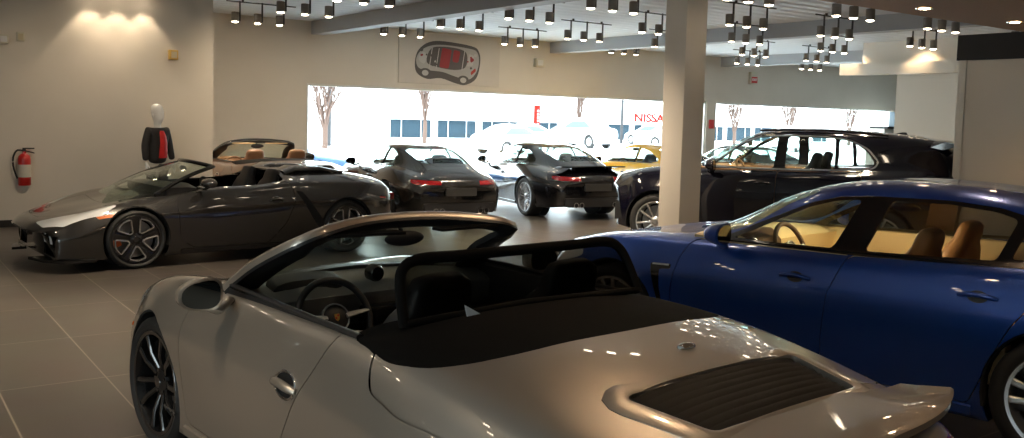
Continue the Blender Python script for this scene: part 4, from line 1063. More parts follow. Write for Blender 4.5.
    MB().box(-.60,1.0,-.70,.70,.18,.22).build('cabin_floor', lin, r)
    dashboard(r,.50,.87,.70,M['black_leather'],.50,.36,wheel_y=.36); steering(r,.28,.36,.78,.40,.18)
    for s in (1,-1): seat(r,-.38,.35*s,.40,M['black_leather'],1.03)
    for s in (1,-1):
        b = MB(); loft_box(b,[((-.60,.36*s,.97),.20,.05,(0,0,1),.7),((-.75,.36*s,1.03),.20,.05,(0,0,1),.7),((-1.1,.36*s,1.03),.17,.04,(0,0,1),.7),((-1.45,.36*s,.985),.12,.02,(0,0,1),.7)]); b.build('headrest_fairing', paintm, r, 50)
    for s in (1,-1):
        MB().prism(round_poly([(s*.40,.62),(s*.70,.62),(s*.70,.72),(s*.40,.72)],.02) if s>0 else round_poly([(-.70,.62),(-.40,.62),(-.40,.72),(-.70,.72)],.02),'x',-2.10,-2.02).build('tail_light', M['red_lens'], r)
    return c
# ------------------------------------------------------------------ camera (room axes: X along the window wall, Y towards it)
H_EYE = 1.758; YAW, PITCH, ROLL = math.radians(-35.59855750486333), 0.0725164752, math.radians(1.55079339)
F_PX, CY = 919.634, 184.149
def cam_axes():
    F = Vector((0, math.cos(PITCH), -math.sin(PITCH))); R = Vector((1,0,0)); D = F.cross(R)
    c, s = math.cos(ROLL), math.sin(ROLL)
    r, d = c*R - s*D, s*R + c*D
    Z = Matrix.Rotation(YAW, 3, 'Z'); return Z@r, Z@d, Z@F
cam = bpy.data.cameras.new('camera'); co = bpy.data.objects.new('camera', cam); COL.objects.link(co)
cr_, cd_, cf_ = cam_axes()
mw = Matrix((cr_, -cd_, -cf_)).transposed().to_4x4(); mw.translation = Vector((0,0,H_EYE)); co.matrix_world = mw
cam.sensor_width = 36; cam.lens = F_PX/1024*36; cam.shift_y = -(219-CY)/1024; cam.clip_start = .05; cam.clip_end = 400
SC.camera = co

# ------------------------------------------------------------------ setting
WALL = noise_mat('wall_plaster', (.67,.61,.525), (.70,.64,.555), 1.5, .85)
M['wall_white'] = mat('wall_white', (.72,.68,.60), .8)
M['beam'] = mat('beam_paint', (.40,.41,.42), .6)
M['soffit'] = mat('soffit_brown', (.40,.26,.16), .8)
M['band'] = mat('dark_band', (.012,.012,.014), .5)
M['skirting'] = mat('skirting_black', (.02,.018,.016), .5)
M['frame_white'] = mat('window_frame_white', (.75,.74,.70), .5)
M['pane'] = glass('window_pane', (.93,.97,.96), .8)
FL, CE, NW = tile_floor(), corrugated(), 17.4
def struct(o): o['kind'] = 'structure'; return o
def sbox(name, x0,x1,y0,y1,z0,z1, m): return struct(MB().box(x0,x1,y0,y1,z0,z1).build(name, m))
UL, UR, NB, HC = -6.0, 30.0, -8.0, 3.56
sbox('floor', UL-.2,UR+.2,NB-.2,NW+.25,-.12,0, FL)
sbox('ceiling', UL-.2,UR+.2,NB-.2,NW+.25,HC,HC+.15, CE)
# window wall: header and piers round two wide openings
def wall_with_openings():
    b = MB(); y0,y1 = NW, NW+.25; xs = [UL,7.36,18.92,19.28,27.72,UR]
    b.box(UL,7.36,y0,y1,0,HC); b.box(18.92,19.28,y0,y1,0,2.33); b.box(27.72,UR,y0,y1,0,2.33)
    b.box(7.36,UR,y0,y1,2.33,HC); return b
struct(wall_with_openings().build('wall_window_side', WALL))
struct(MB().box(UL,4.67,14.8,NW,0,HC).build('wall_left', WALL))
struct(MB().box(UL-.2,UL,NB,-.5,0,HC).box(UL-.2,UL,2.5,NW,0,HC).box(UL-.2,UL,-.5,2.5,2.4,HC).box(UL-.2,UL,-.5,2.5,0,.3).build('wall_far_left', WALL))
struct(MB().box(UL-.11,UL-.10,-.5,2.5,.3,2.4).build('window_3', M['pane'])); sbox('wall_behind', UL,UR,NB-.2,NB,0,HC, WALL); sbox('wall_far_right', UR,UR+.2,NB,NW+.25,0,HC, WALL)
sbox('baseboard_left', UL,4.68,14.785,14.80,0,.10, M['skirting']); sbox('baseboard_window_side', 4.67,7.36,NW-.015,NW,0,.10, M['skirting'])
for i,(a,b) in enumerate(((7.36,18.92),(19.28,27.72))):
    w = MB(); t = .05
    w.box(a,a+t,NW+.04,NW+.16,0,2.33); w.box(b-t,b,NW+.04,NW+.16,0,2.33); w.box(a+t,b-t,NW+.04,NW+.16,2.28,2.33); w.box(a+t,b-t,NW+.04,NW+.16,0,.06)
    o = struct(w.build('window_%d'%(i+1), M['frame_white']))
    p = MB().box(a+t,b-t,NW+.09,NW+.102,.06,2.28).build('window_pane', M['pane'], o)
# beams run from the window wall towards the room
for i,u in enumerate((7.44,13.46,19.4)): sbox('trim_%d'%(i+1), u,u+.28,5.3,NW,3.30,HC, M['beam'])
# right hand side: white wall with bulkhead and light ledge, near wall end with dark band, brown soffit
struct(MB().box(17.73,18.1,5.0,11.07,0,HC).box(17.73,18.1,11.07,11.9,3.1,HC).build('wall_right', M['wall_white']))
sbox('trim_4', 17.43,17.73,5.0,12.25,2.86,3.10, M['wall_white'])
struct(MB().box(10.8,11.2,3.0,5.93,0,2.58).build('wall_near_right', WALL)); sbox('trim_5', 10.77,11.2,3.0,5.96,2.58,2.88, M['band'])
sbox('trim_6', 10.775,10.80,5.84,5.93,0,2.58, M['wall_white'])
sbox('trim_7', 2.4,17.4,-6,5.22,2.88,HC, M['soffit'])
col = MB().box(-.18,.18,-.18,.18,0,HC); col.bevel(.008,2); o = struct(col.build('wall_column', WALL))
ug, ng = 8.43, 8.15
o.location = (ug,ng,0)

# ------------------------------------------------------------------ cars on the showroom floor
A = math.radians
def place(c, u, n, deg, label, cat='car', group=None):
    r = c.root if isinstance(c, Car) else c
    r.location = (u,n,0); r.rotation_euler = (0,0,A(deg)); tag(r, label, cat, group); return r
cab = build_cab('open_sports_car', M['P_silver'])
place(cab, 2.195, 3.694, 94.7, 'silver open sports car with black wheels in the foreground, roof folded under black cover')
br = copy_tree(cab.root, None, {'silver_paint':M['P_brown'],'black_leather':M['brown_leather'],'dash_grey_leather':M['brown_leather'],'black_lining':M['brown_lining']})
place(br, 5.58, 15.02, 92, 'bronze open sports car with brown seats parked behind the low grey roadster')
for ch in list(br.children):
    if ch.name.startswith('windscreen_frame'): ch.material_slots[0].link = 'OBJECT'; ch.material_slots[0].material = M['gloss_black']
    if ch.name.startswith('sun_visor'): ch.material_slots[0].link = 'OBJECT'; ch.material_slots[0].material = M['cream_leather']
    if ch.name.startswith(('paper_tag','script_mark','wind_deflector','deflector_net')): bpy.data.objects.remove(ch)
four = build_fourdoor('four_door_car', M['P_blue'])
place(four, 5.656, 3.71, 100.6, 'bright blue four-door car with tan seats at the right of the room')
suv = build_suv('tall_car', M['P_navy'])
place(suv, 10.407, 8.193, 115.3, 'tall black five-door car with chrome window surround behind the column')
wed = build_wedge('low_roadster', M['P_grey'])
place(wed, 3.688, 11.397, 183.9, 'low dark grey wedge-shaped roadster by the left wall, orange brake calipers')
G = 'coupes in a row facing the window'
cp = build_coupe('coupe', M['P_darkgrey'])
tb = copy_tree(cp.root, None, {'slate_grey_paint':M['P_black']}); ye = copy_tree(cp.root, None, {'slate_grey_paint':M['P_yellow']}); dk = copy_tree(cp.root, None, {'slate_grey_paint':M['P_black']})
def cw(root, style, rim, cal, spin): wheels(root, style, [(1.225,.868,1,.34,.255,0,PI),(1.225,.868,-1,.34,.255,0,PI),(-1.225,.895,1,.348,.255,0,0),(-1.225,.895,-1,.348,.255,0,0)], rim, cal, spin, .25)
cw(cp.root,'five',M['dark_alloy'],M['black_alloy'],.2); cw(tb,'mesh',M['alloy'],M['black_alloy'],.1); cw(ye,'five_twin',M['dark_alloy'],M['yellow_cal'],.3); cw(dk,'five',M['dark_alloy'],M['black_alloy'],.4)
place(cp, 8.02,14.36,82.5, 'slate grey coupe facing the window, leftmost of the coupes in the row', 'car', G)
place(tb, 10.83,14.34,81.6, 'black coupe with rear wing and bright meshed wheels facing the window', 'car', G)
place(ye, 13.70,14.255,86.3, 'yellow coupe facing the window, left of the column', 'car', G)
place(dk, 16.55,14.25,84, 'black coupe half hidden behind the column and the tall black car', 'car', G)
for r_,q in ((cp.root,.97),(tb,.995),(ye,.98),(dk,.97)): r_.scale = (q,q,q)
# fixed wing of the black coupe
w = MB(); rings = []
for j in range(25):
    y = -.66+1.32*j/24; q = abs(y)/.66; z = .930+.015*(1-q*q); x = -2.22+.10*q**3
    rings.append([w.bm.verts.new(p) for p in ((x+.24,y,z-.015),(x+.10,y,z+.010),(x,y,z+.016),(x-.010,y,z-.004),(x+.10,y,z-.026))])
for P_,Q_ in zip(rings,rings[1:]):
    for q in range(5): w.bm.faces.new((P_[q],P_[(q+1)%5],Q_[(q+1)%5],Q_[q]))
w.bm.faces.new(rings[0]); w.bm.faces.new(rings[-1][::-1])
w.box(-2.06,-2.0,-.42,-.34,.80,.93); w.box(-2.06,-2.0,.34,.42,.80,.93); w.build('rear_wing', M['P_black'], tb, 40)
# ------------------------------------------------------------------ ceiling spot fixtures
M['fix'] = mat('fixture_black', (.045,.042,.04), .5)
M['fix_br'] = mat('fixture_bronze', (.20,.175,.15), .45, .3)
WARM = (1.0,.80,.57)
M['lamp'] = mat('lamp_face', (1,.9,.8), .5, emit=(1,.82,.60), strength=30)
_lamp = bpy.data.lights.new('spot_beam','SPOT'); _lamp.energy = 135; _lamp.color = WARM; _lamp.spot_size = math.radians(82); _lamp.spot_blend = .75; _lamp.shadow_soft_size = .045
FIXG = 'ceiling spot fixtures in rows'
def head_mesh():
    b = MB(); b.lathe([(0,.155),(.056,.155),(.060,.145),(.060,.0),(.0,.0)], 20, 'z', closed=False); return b.mesh('head')
_hm = head_mesh(); sharp(_hm,40); _hm.materials.append(M['fix_br'])
_lm = MB().lathe([(0,-.016),(.03,-.014),(.046,-.007),(.053,.001)], 20, 'z', closed=False).mesh('face'); _lm.materials.append(M['lamp'])
_am = MB().box(.066,.088,-.010,.010,.02,.34).box(.0,.07,-.012,.012,.10,.13).mesh('arm'); _am.materials.append(M['fix'])
_bar = MB().box(-.52,.66,-.009,.009,.315,.333).tube([(-.25,0,.33),(-.25,0,.365)],.02,8).tube([(.42,0,.33),(.42,0,.365)],.02,8).mesh('bar'); _bar.materials.append(M['fix'])
def fixture(u, n, label, z=3.19, lamp=None, tilt=0, side=0):
    r = empty('spot_fixture', (u,n,z)); tag(r, label, 'ceiling light', FIXG)
    link_mesh('track_bar', _bar, r)
    for k in (-1,0,1):
        h = link_mesh('lamp_head', _hm, r); h.location = (k*.375,0,0)
        link_mesh('lamp_face', _lm, h); link_mesh('bracket', _am, h)
        if True:
            l = bpy.data.objects.new('spot_beam', lamp or _lamp); COL.objects.link(l); l.parent = h; l.location = (0,.05 if tilt else 0,-.05); l.rotation_euler = (tilt,side,0)
_soft = _lamp.copy(); _soft.energy = 45
_dim = _lamp.copy(); _dim.energy = 40; _dim.spot_size = A(46)
US = [5.45,8.15,10.80,12.95,15.48,17.6,20.05]; NS = [7.42,9.22,11.06,12.98,14.95]
near = ['left of first beam','just right of first beam','in third column','left of second beam','in fifth column','left of third beam','in rightmost column']
row = ['nearest row','second row','middle row','fourth row','row next to window wall']
for i,u in enumerate(US):
    for j,n in enumerate(NS):
        if u > 17 and n < 12: continue
        if i == 1 and j == 0: fixture(8.62, 7.35, 'three-lamp black spot fixture beside the column, nearest row', 3.19, _dim); continue
        if i == 3 and j == 4: fixture(14.08, 15.5, 'three-lamp black spot fixture half hidden behind the second beam, row next to window wall', 3.25); continue
        fixture(u, n, 'three-lamp black spot fixture, %s, %s' % (near[i], row[j]), lamp=_soft if j == 3 and i < 4 else None, side=-.75 if (i,j) in ((0,1),(0,2)) else 0, tilt=1.02 if j == 3 and i < 4 else 0)
_wl = _lamp.copy(); _wl.energy = 30; _wl.spot_size = A(78); _wl.spot_blend = .3
fixture(3.22,14.60,'three-lamp spot fixture washing the left wall beside the mannequin', 3.46, _wl)
for n in (11.06,9.2): fixture(2.6,n,'three-lamp spot fixture high above the low grey roadster, %s' % ('farther one, added as wall fill' if n>10 else 'nearer one'), 3.19, _soft if n>10 else None, .95 if n>10 else 0)  # farther one is an unseen extra, tilted to fill the left wall
for u,n,q in ((2.6,7.42,'in front of the low grey roadster'),(5.45,5.75,'above the gap between silver and blue cars'),(8.15,5.75,'above the blue car bonnet'),(-.4,9.2,'above the floor left of the roadster nose'),(-.4,6.5,'above the floor by the silver front wheel'),(-.4,3.7,'left of the silver car'),(-3.1,6.5,'far left of the silver car')): fixture(u,n,'added three-lamp spot fixture out of view, '+q)  # unseen fixtures added as fill light for the foreground cars and floor
# recessed downlights of the brown soffit
DLG = 'recessed downlights in the brown soffit'
_dl = bpy.data.lights.new('downlight_beam','SPOT'); _dl.energy = 50; _dl.color = (1,.70,.42); _dl.spot_size = math.radians(95); _dl.spot_blend = .8; _dl.shadow_soft_size = .04
for k,(u,n) in enumerate(((8.15,4.85),(9.75,4.8),(6.3,3.2),(4.2,1.6),(9.0,2.0),(3.0,3.0),(2.8,.4))):  # last two are unseen extras added to brighten the silver rear deck
    d = MB().lathe([(.062,-.008),(.075,-.008),(.078,0),(.05,0),(.048,-.004)],24,'z').build('recessed_downlight', M['chrome'])
    d.location = (u,n,2.875); tag(d, 'small recessed downlight in the brown soffit, %s' % ['left of the pair in view','near the dark band','above the blue car','above the silver car','farthest right','added fill above the silver car door','added fill nearest to the viewer'][k], 'ceiling light', DLG)
    f = MB().lathe([(0,-.004),(.05,-.004)],20,'z',closed=False).build('lamp_face', M['lamp'], d)
    l = bpy.data.objects.new('downlight_beam', _dl); COL.objects.link(l); l.location = (u,n,2.85)
# ledge lamps washing the white wall on the right
for k,n in enumerate((10.45,12.05)):
    l = bpy.data.objects.new('ledge_beam', _dl); COL.objects.link(l); l.location = (17.30,n,3.45); l.rotation_euler = (0,A(-30),0)

# ------------------------------------------------------------------ things on the walls
red = mat('extinguisher_red', (.50,.015,.012), .3, coat=.5); lab = mat('extinguisher_label', (.62,.58,.5), .6)
e = empty('fire_extinguisher', (1.96,14.70,.0)); tag(e, 'red fire extinguisher with pale label hanging on the left wall', 'fire extinguisher')
b = MB().lathe([(0,.60),(.075,.60),(.085,.615),(.085,.97),(.075,1.02),(.04,1.055),(.024,1.06),(.024,1.09),(0,1.09)],28,'z',closed=False).build('cylinder', red, e)
MB().lathe([(.0862,.72),(.0872,.72),(.0872,.90),(.0862,.90)],28,'z').build('label_band', lab, b)
v = MB(); v.box(-.02,.02,-.02,.02,1.085,1.125); v.box(-.02,.13,-.012,.012,1.12,1.138); v.prism([(.0,1.09),(.13,1.055),(.13,1.07),(.0,1.108)],'y',-.012,.012); v.build('valve', M['black_plastic'], e)
MB().tube([tuple(p) for p in cr(np.array([(-.02,0,1.10),(-.09,0,1.10),(-.135,0,1.02),(-.14,0,.88),(-.11,0,.76),(-.088,0,.70)]),[6]*5)], .013, 8).build('hose', M['rubber'], e)
MB().box(-.04,.04,.07,.10,.70,.98).build('wall_bracket', M['black_plastic'], e)
beige = mat('beige_plastic', (.55,.47,.30), .5); cream = mat('cream_plastic', (.62,.58,.46), .5); yel = mat('amber_plastic', (.62,.40,.10), .4)
def wallbox(name, u, z, w, h, d, m, label, cat, y=14.8, inner=None):
    b = MB().box(-w/2,w/2,-d,0,-h/2,h/2); b.bevel(.008,2); o = b.build(name, m); o.location = (u,y,z); tag(o,label,cat)
    if inner: 
        q = MB().box(-w*.32,w*.32,-d-.006,-d+.002,-h*.32,h*.32); q.build('cover', inner, o)
    return o
wallbox('wall_speaker',1.72,2.66,.13,.13,.10,cream,'small cream box high on the left wall, left of a pair','wall device',inner=M['frame_white'])
wallbox('wall_sensor',1.94,2.71,.10,.13,.05,cream,'small cream plate high on the left wall, right of a pair','wall device',inner=beige)
wallbox('alarm_strobe',4.04,2.58,.13,.15,.10,yel,'amber alarm box high on the left wall above the mannequin','alarm',inner=beige)
wallbox('fire_alarm_box',20.7,3.05,.28,.34,.10,cream,'pale box with red front high on the far wall','exit sign',y=NW,inner=None)
ex = [o for o in COL.objects if o.name.startswith('fire_alarm_box')][0]; ex.name = 'exit_sign'; ex['label'] = 'pale exit sign with red letters high on the far wall'
redl = mat('sign_red', (.65,.05,.05), .5)
def text(name, s, size, loc, rot, m, parent=None, extr=.004, sx=1.0):
    cu = bpy.data.curves.new(name,'FONT'); cu.body = s; cu.size = size; cu.extrude = extr; cu.offset = .014*size; cu.align_x = 'CENTER'; cu.align_y = 'CENTER'; cu.materials.append(m)
    o = bpy.data.objects.new(name, cu); COL.objects.link(o); o.location = loc; o.rotation_euler = rot; o.scale = (sx,1,1)
    dg = bpy.context.evaluated_depsgraph_get(); dg.update(); me = bpy.data.meshes.new_from_object(o.evaluated_get(dg)); bpy.data.objects.remove(o)
    me.materials.clear(); me.materials.append(m); o = bpy.data.objects.new(name, me); COL.objects.link(o); o.location = loc; o.rotation_euler = rot; o.scale = (sx,1,1); o.parent = parent
    return o
MB().box(-.12,.12,-.108,-.10,-.14,.03).build('sign_face', redl, ex); text('sign_letters','EXIT',.10,(0,-.112,-.055),(PI/2,0,0),M['white_paint'],ex)
wallbox('emergency_lamp',13.1,3.05,.24,.20,.12,cream,'pale emergency lamp box on the wall above the window, right of the beam end','lamp',y=NW,inner=M['frame_white'])
wallbox('call_point',19.1,1.72,.16,.24,.05,redl,'red call point on the white pier between the windows','alarm',y=NW)
# printed cutaway picture of a car on its panel
pan = MB().box(9.40,12.0,NW-.03,NW,2.43,3.51); pan.bevel(.004,1); pn = pan.build('picture_panel', noise_mat('panel_face',(.60,.54,.47),(.63,.57,.50),3,.7)); tag(pn,'pale wall panel printed with a cutaway car above the window','picture')
ink = {k:mat('print_'+k,c,.6) for k,c in dict(body=(.42,.40,.38),dark=(.10,.09,.085),red=(.30,.03,.035),pale=(.50,.48,.46),tail=(.45,.04,.03)).items()}
def flat(name, poly, m, lift): 
    b = MB(); y = NW-.03-lift; b.prism([(10.62+x*.87, 2.96+z*.98) for x,z in poly], 'y', y-.002, y+.0005); return b.build(name, m, pn)
flat('printed_shadow', smooth_poly([(-.95,-.05),(-.9,-.30),(-.6,-.43),(-.2,-.40),(.25,-.50),(.55,-.52),(.86,-.36),(.97,0),(.92,.25),(.70,.36),(-.10,.42),(-.55,.38),(-.85,.20)],4), ink['dark'], .001)
flat('printed_body', smooth_poly([(-.92,-.02),(-.84,-.20),(-.55,-.24),(-.15,-.26),(.2,-.34),(.62,-.40),(.86,-.22),(.93,.04),(.86,.24),(.62,.30),(-.10,.34),(-.52,.30),(-.80,.17)],4), ink['body'], .003)
flat('printed_cabin', smooth_poly([(-.62,-.06),(-.30,-.16),(.20,-.20),(.52,-.12),(.56,.16),(.36,.27),(-.12,.30),(-.50,.24)],4), ink['dark'], .005)
flat('printed_seat', round_poly([(-.26,-.16),(.02,-.18),(.10,.24),(-.18,.28)],.05,3), ink['red'], .007); flat('printed_seat', round_poly([(.12,-.02),(.30,-.04),(.36,.22),(.16,.25)],.05,3), ink['red'], .007)
for x,z,rx in ((-.66,-.30,.17),(.46,-.42,.17)):
    flat('printed_wheel', [(x+rx*math.cos(2*PI*k/20),z+rx*.62*math.sin(2*PI*k/20)) for k in range(20)], ink['dark'], .007); flat('printed_rim', [(x+rx*.55*math.cos(2*PI*k/20),z+rx*.36*math.sin(2*PI*k/20)) for k in range(20)], ink['pale'], .009)
flat('printed_engine', round_poly([(.58,-.10),(.74,-.08),(.78,.14),(.62,.18)],.03,3), ink['pale'], .007); flat('printed_front', smooth_poly([(-.86,0),(-.70,-.10),(-.62,.08),(-.74,.15)],4), ink['pale'], .007)
rp = random.Random(4)
for k in range(16):
    x, z, q = rp.choice([rp.uniform(-.80,-.32), rp.uniform(.52,.82)]), rp.uniform(-.14,.20), rp.uniform(.025,.06)
    flat('printed_mechanism', smooth_poly([(x+q*math.cos(2*PI*j/6)*rp.uniform(.6,1.3), z+q*.9*math.sin(2*PI*j/6)*rp.uniform(.6,1.2)) for j in range(6)],2), ink[('dark','pale','dark','red')[k%4]], .0095+.0004*k)
for x0 in (-.56,-.36,.40): flat('printed_strut', [(x0,-.20),(x0+.02,-.20),(x0+.10,.26),(x0+.08,.26)], ink['pale'], .0085)
flat('printed_lamp', round_poly([(.70,-.30),(.84,-.20),(.82,-.13),(.68,-.23)],.02,3), ink['tail'], .007)

# ------------------------------------------------------------------ mannequin
def skin_obj(name, verts, edges, radii, m, parent, root=0, sub=2):
    me = bpy.data.meshes.new(name); me.from_pydata(verts, edges, []); o = bpy.data.objects.new(name, me); COL.objects.link(o)
    sk = o.modifiers.new('s','SKIN'); me.skin_vertices[0].data[root].use_root = True
    for i,r in enumerate(radii): me.skin_vertices[0].data[i].radius = r if isinstance(r,tuple) else (r,r)
    su = o.modifiers.new('u','SUBSURF'); su.levels = sub; su.render_levels = sub
    dg = bpy.context.evaluated_depsgraph_get(); m2 = bpy.data.meshes.new_from_object(o.evaluated_get(dg)); o.modifiers.clear(); o.data = m2
    m2.materials.clear(); m2.materials.append(m)
    for p in m2.polygons: p.use_smooth = True
    if parent: o.parent = parent
    return o
white = mat('mannequin_white', (.82,.80,.76), .35); jacket = mat('jacket_black', (.022,.020,.020), .75); shirt = noise_mat('shirt_red', (.50,.012,.012),(.68,.02,.02), 14, .6)
mq = empty('mannequin', (3.64,14.12,0), A(26)); tag(mq,'white mannequin in a black jacket over a red shirt by the left wall','mannequin')
V=[(0,0,.92),(0,0,1.06),(0,-.01,1.22),(0,-.01,1.36),(0,0,1.45),(.155,0,1.42),(.222,.005,1.20),(.24,-.04,.98),(-.155,0,1.42),(-.222,.005,1.20),(-.24,-.04,.98)]
E_=[(0,1),(1,2),(2,3),(3,4),(3,5),(5,6),(6,7),(3,8),(8,9),(9,10)]
skin_obj('jacket', V, E_, [(.17,.115),(.155,.105),(.165,.115),(.165,.11),(.07,.07),.07,.056,.046,.07,.056,.046], jacket, mq)
skin_obj('trousers', [(0,0,.95),(.09,0,.84),(.10,0,.48),(.10,.01,.09),(-.09,0,.84),(-.10,0,.48),(-.10,.01,.09)], [(0,1),(1,2),(2,3),(0,4),(4,5),(5,6)], [(.15,.11),.095,.075,.06,.095,.075,.06], jacket, mq)
sh_ = MB(); rows_ = [(1.42,.035,-.095),(1.34,.055,-.122),(1.24,.062,-.138),(1.12,.070,-.132),(1.02,.075,-.122)]
for dy in (0,-.008):
    vv = [[sh_.bm.verts.new((w_*s+.012, y+.02*s*s+dy, z)) for s in (-1,-.5,0,.5,1)] for z,w_,y in rows_]
    for P_,Q_ in zip(vv,vv[1:]):
        for k in range(4): sh_.bm.faces.new((P_[k],P_[k+1],Q_[k+1],Q_[k]))
sh_.build('shirt', shirt, mq, 80)
hd = MB(); rings = []
for z,rx,ry,oy in ((1.44,.052,.055,0),(1.50,.048,.052,0),(1.545,.050,.058,-.006),(1.575,.058,.080,-.018),(1.61,.068,.092,-.014),(1.66,.074,.100,-.004),(1.71,.078,.104,.004),(1.755,.074,.098,.010),(1.79,.058,.078,.012),(1.815,.028,.038,.012)):
    rings.append([hd.bm.verts.new((rx*math.cos(2*PI*k/28), oy+ry*math.sin(2*PI*k/28)+(-.022*math.exp(-((k-21)/.9)**2)*math.exp(-((z-1.635)/.03)**2)) + (.012*(math.exp(-((k-19)/1.)**2)+math.exp(-((k-23)/1.)**2))*math.exp(-((z-1.67)/.02)**2)) + (-.007*math.exp(-((k-21)/1.6)**2)*math.exp(-((z-1.59)/.015)**2)), z)) for k in range(28)])
for P_,Q_ in zip(rings,rings[1:]):
    for k in range(28): hd.bm.faces.new((P_[k],P_[(k+1)%28],Q_[(k+1)%28],Q_[k]))
hd.bm.faces.new(rings[0][::-1]); hd.bm.faces.new(rings[-1]); 
for s in (-1,1): hd.ball((.076*s,.012,1.645),.010,.020,.032,10,8)
hd.build('head', white, mq, 80)
for s in (1,-1):
    V=[(.241*s,-.045,.965),(.246*s,-.055,.91),(.248*s,-.062,.87)]; E_=[(0,1),(1,2)]; R_=[(.022,.026),(.017,.036),(.014,.036)]
    for k,(dy,L) in enumerate(((.027,.070),(.009,.082),(-.009,.078),(-.026,.060))):
        i = len(V); V += [(.249*s,-.064-dy,.865),(.247*s,-.072-dy,.865-L*.55),(.239*s,-.076-dy,.865-L)]; E_ += [(2,i),(i,i+1),(i+1,i+2)]; R_ += [.0095,.0085,.007]
    i = len(V); V += [(.235*s,-.098,.905),(.229*s,-.115,.865)]; E_ += [(1,i),(i,i+1)]; R_ += [.011,.009]
    skin_obj('hand', V, E_, R_, white, mq)
    MB().prism(round_poly([(.10*s-.045,-.19),(.10*s+.045,-.19),(.10*s+.05,.07),(.10*s-.05,.07)],.03),'z',.02,.08).build('shoe', M['black_leather'], mq)
MB().lathe([(0,0),(.22,0),(.22,.012),(.20,.02),(0,.02)],32,'z',closed=False).build('base_plate', M['chrome'], mq)

# low white counter with a dark shelf at the far right of the window
ct = empty('reception_counter', (26.45,16.6,0)); tag(ct,'white counter block with dark top at the far right end of the window','counter')
MB().box(-.85,.85,-.3,.3,0,1.72).build('body', M['wall_white'], ct); MB().box(-.75,.85,-.34,.3,1.72,1.79).build('top', M['band'], ct)
MB().box(.0,.62,-.1,.1,1.79,2.25).build('screen', mat('blue_grey_panel',(.16,.22,.27),.4), ct)

# ------------------------------------------------------------------ outside
snow = noise_mat('snow_ground', (.70,.71,.74), (.86,.87,.89), .4, .9); gl2 = mat('far_glass', (.022,.040,.055), .7, spec=.1); wh = mat('far_white', (.85,.85,.86), .7)
MB().box(-60,160,NW+.3,150,-.25,-.05).build('ground', snow)['kind'] = 'structure'
bd = empty('dealership_building', (46,64,0)); tag(bd,'long white dealership building with red lettering across the road','building')
MB().box(-26,44,0,14,-.3,6.5).box(-26.3,44,-.5,0,1.42,6.6).build('wall', wh, bd)
for k in range(13):
    x = -12+4.3*k; f = MB().box(x,x+3.6,-.06,.02,-.1,1.35); o = f.build('window', gl2, bd)
    fr = MB(); 
    for q in (1,3): fr.box(x+.02+.88*q,x+.06+.88*q,-.12,-.055,-.1,1.35)
    fr.build('mullion', wh, o)
sr = mat('sign_red_far',(.30,.012,.008),.9,spec=.0)
text('sign_letters','NISSAN',1.1,(15.75,-.56,2.0),(PI/2,0,0),sr,bd,.04,1.35)
py = empty('pylon_sign',(43.75,58,0)); tag(py,'tall red pylon sign on the dealership forecourt','sign')
MB().box(-.20,.20,-.15,.15,0,2.75).build('panel', sr, py); MB().box(.24,.50,-.12,.12,0,1.0).build('side_panel', gl2, py)
for k in range(6): MB().box(-.07,.07,-.16,-.15,.95+.26*k,.95+.26*k+.13).build('pale_mark', wh, py)
pm = mat('pole_grey', (.022,.022,.025), .7)
for k,(u,n,h,lb) in enumerate(((20.74,46,9,'grey lamp post outside near the left edge of the window'),(48.21,53,9,'grey lamp post outside left of the red letters'))):
    p = empty('lamp_post',(u,n,0)); tag(p,lb,'lamp post'); MB().tube([(0,0,-.1),(0,0,h)],[.13,.08],10).build('pole', pm, p); MB().tube([(0,0,h-.1),(1.4,0,h)],.06,8).build('arm', pm, p); MB().box(1.2,1.9,-.15,.15,h-.06,h+.08).build('lamp_head', pm, p)
bark = mat('bark', (.085,.050,.038), .9)
def tree(u, n, h, spread, seed, label, lean=0):
    rnd = random.Random(seed); t = empty('bare_tree',(u,n,0)); tag(t,label,'tree'); b = MB()
    b.tube([(0,0,-.1),(.02,0,h*.18)],[.16,.13],8)
    def grow_(p,d,L,r,lv):
        q = p+d*L; b.tube([tuple(p),tuple((p+q)/2+Vector((rnd.uniform(-.05,.05)*L,rnd.uniform(-.05,.05)*L,0))),tuple(q)],[r,r*.8,r*.6],5)
        if lv<4:
            for _ in range(3 if lv<3 else 2):
                a = Vector((rnd.uniform(-1,1),rnd.uniform(-1,1),rnd.uniform(.1,.8)))*spread; grow_(p+d*L*rnd.uniform(.45,1), (d+a).normalized(), L*rnd.uniform(.6,.8), r*.62, lv+1)
    for k in range(9):
        a = 2*PI*k/9; grow_(Vector((0,0,h*(.06+.012*k))), Vector((math.cos(a)*spread*(.4+.12*(k%3)),math.sin(a)*spread*(.4+.12*(k%3)),1)).normalized(), h*.26, .055, 1)
    b.build('branches', bark, t, 60); return t
tree(30.14,52,7.5,.24,3,'bare tree outside above the slate grey coupe'); tree(48.06,58,7.5,.22,5,'bare tree outside above the yellow coupe'); tree(19.17,43,6.5,.5,8,'bare pale tree outside at the left edge of the window')
tree(57.7,50,6,.4,11,'bare tree outside in the right window, leftmost there'); tree(64.6,50,6,.4,13,'bare tree outside in the right window, middle one'); tree(76,52,6,.4,17,'bare tree outside in the right window, rightmost')
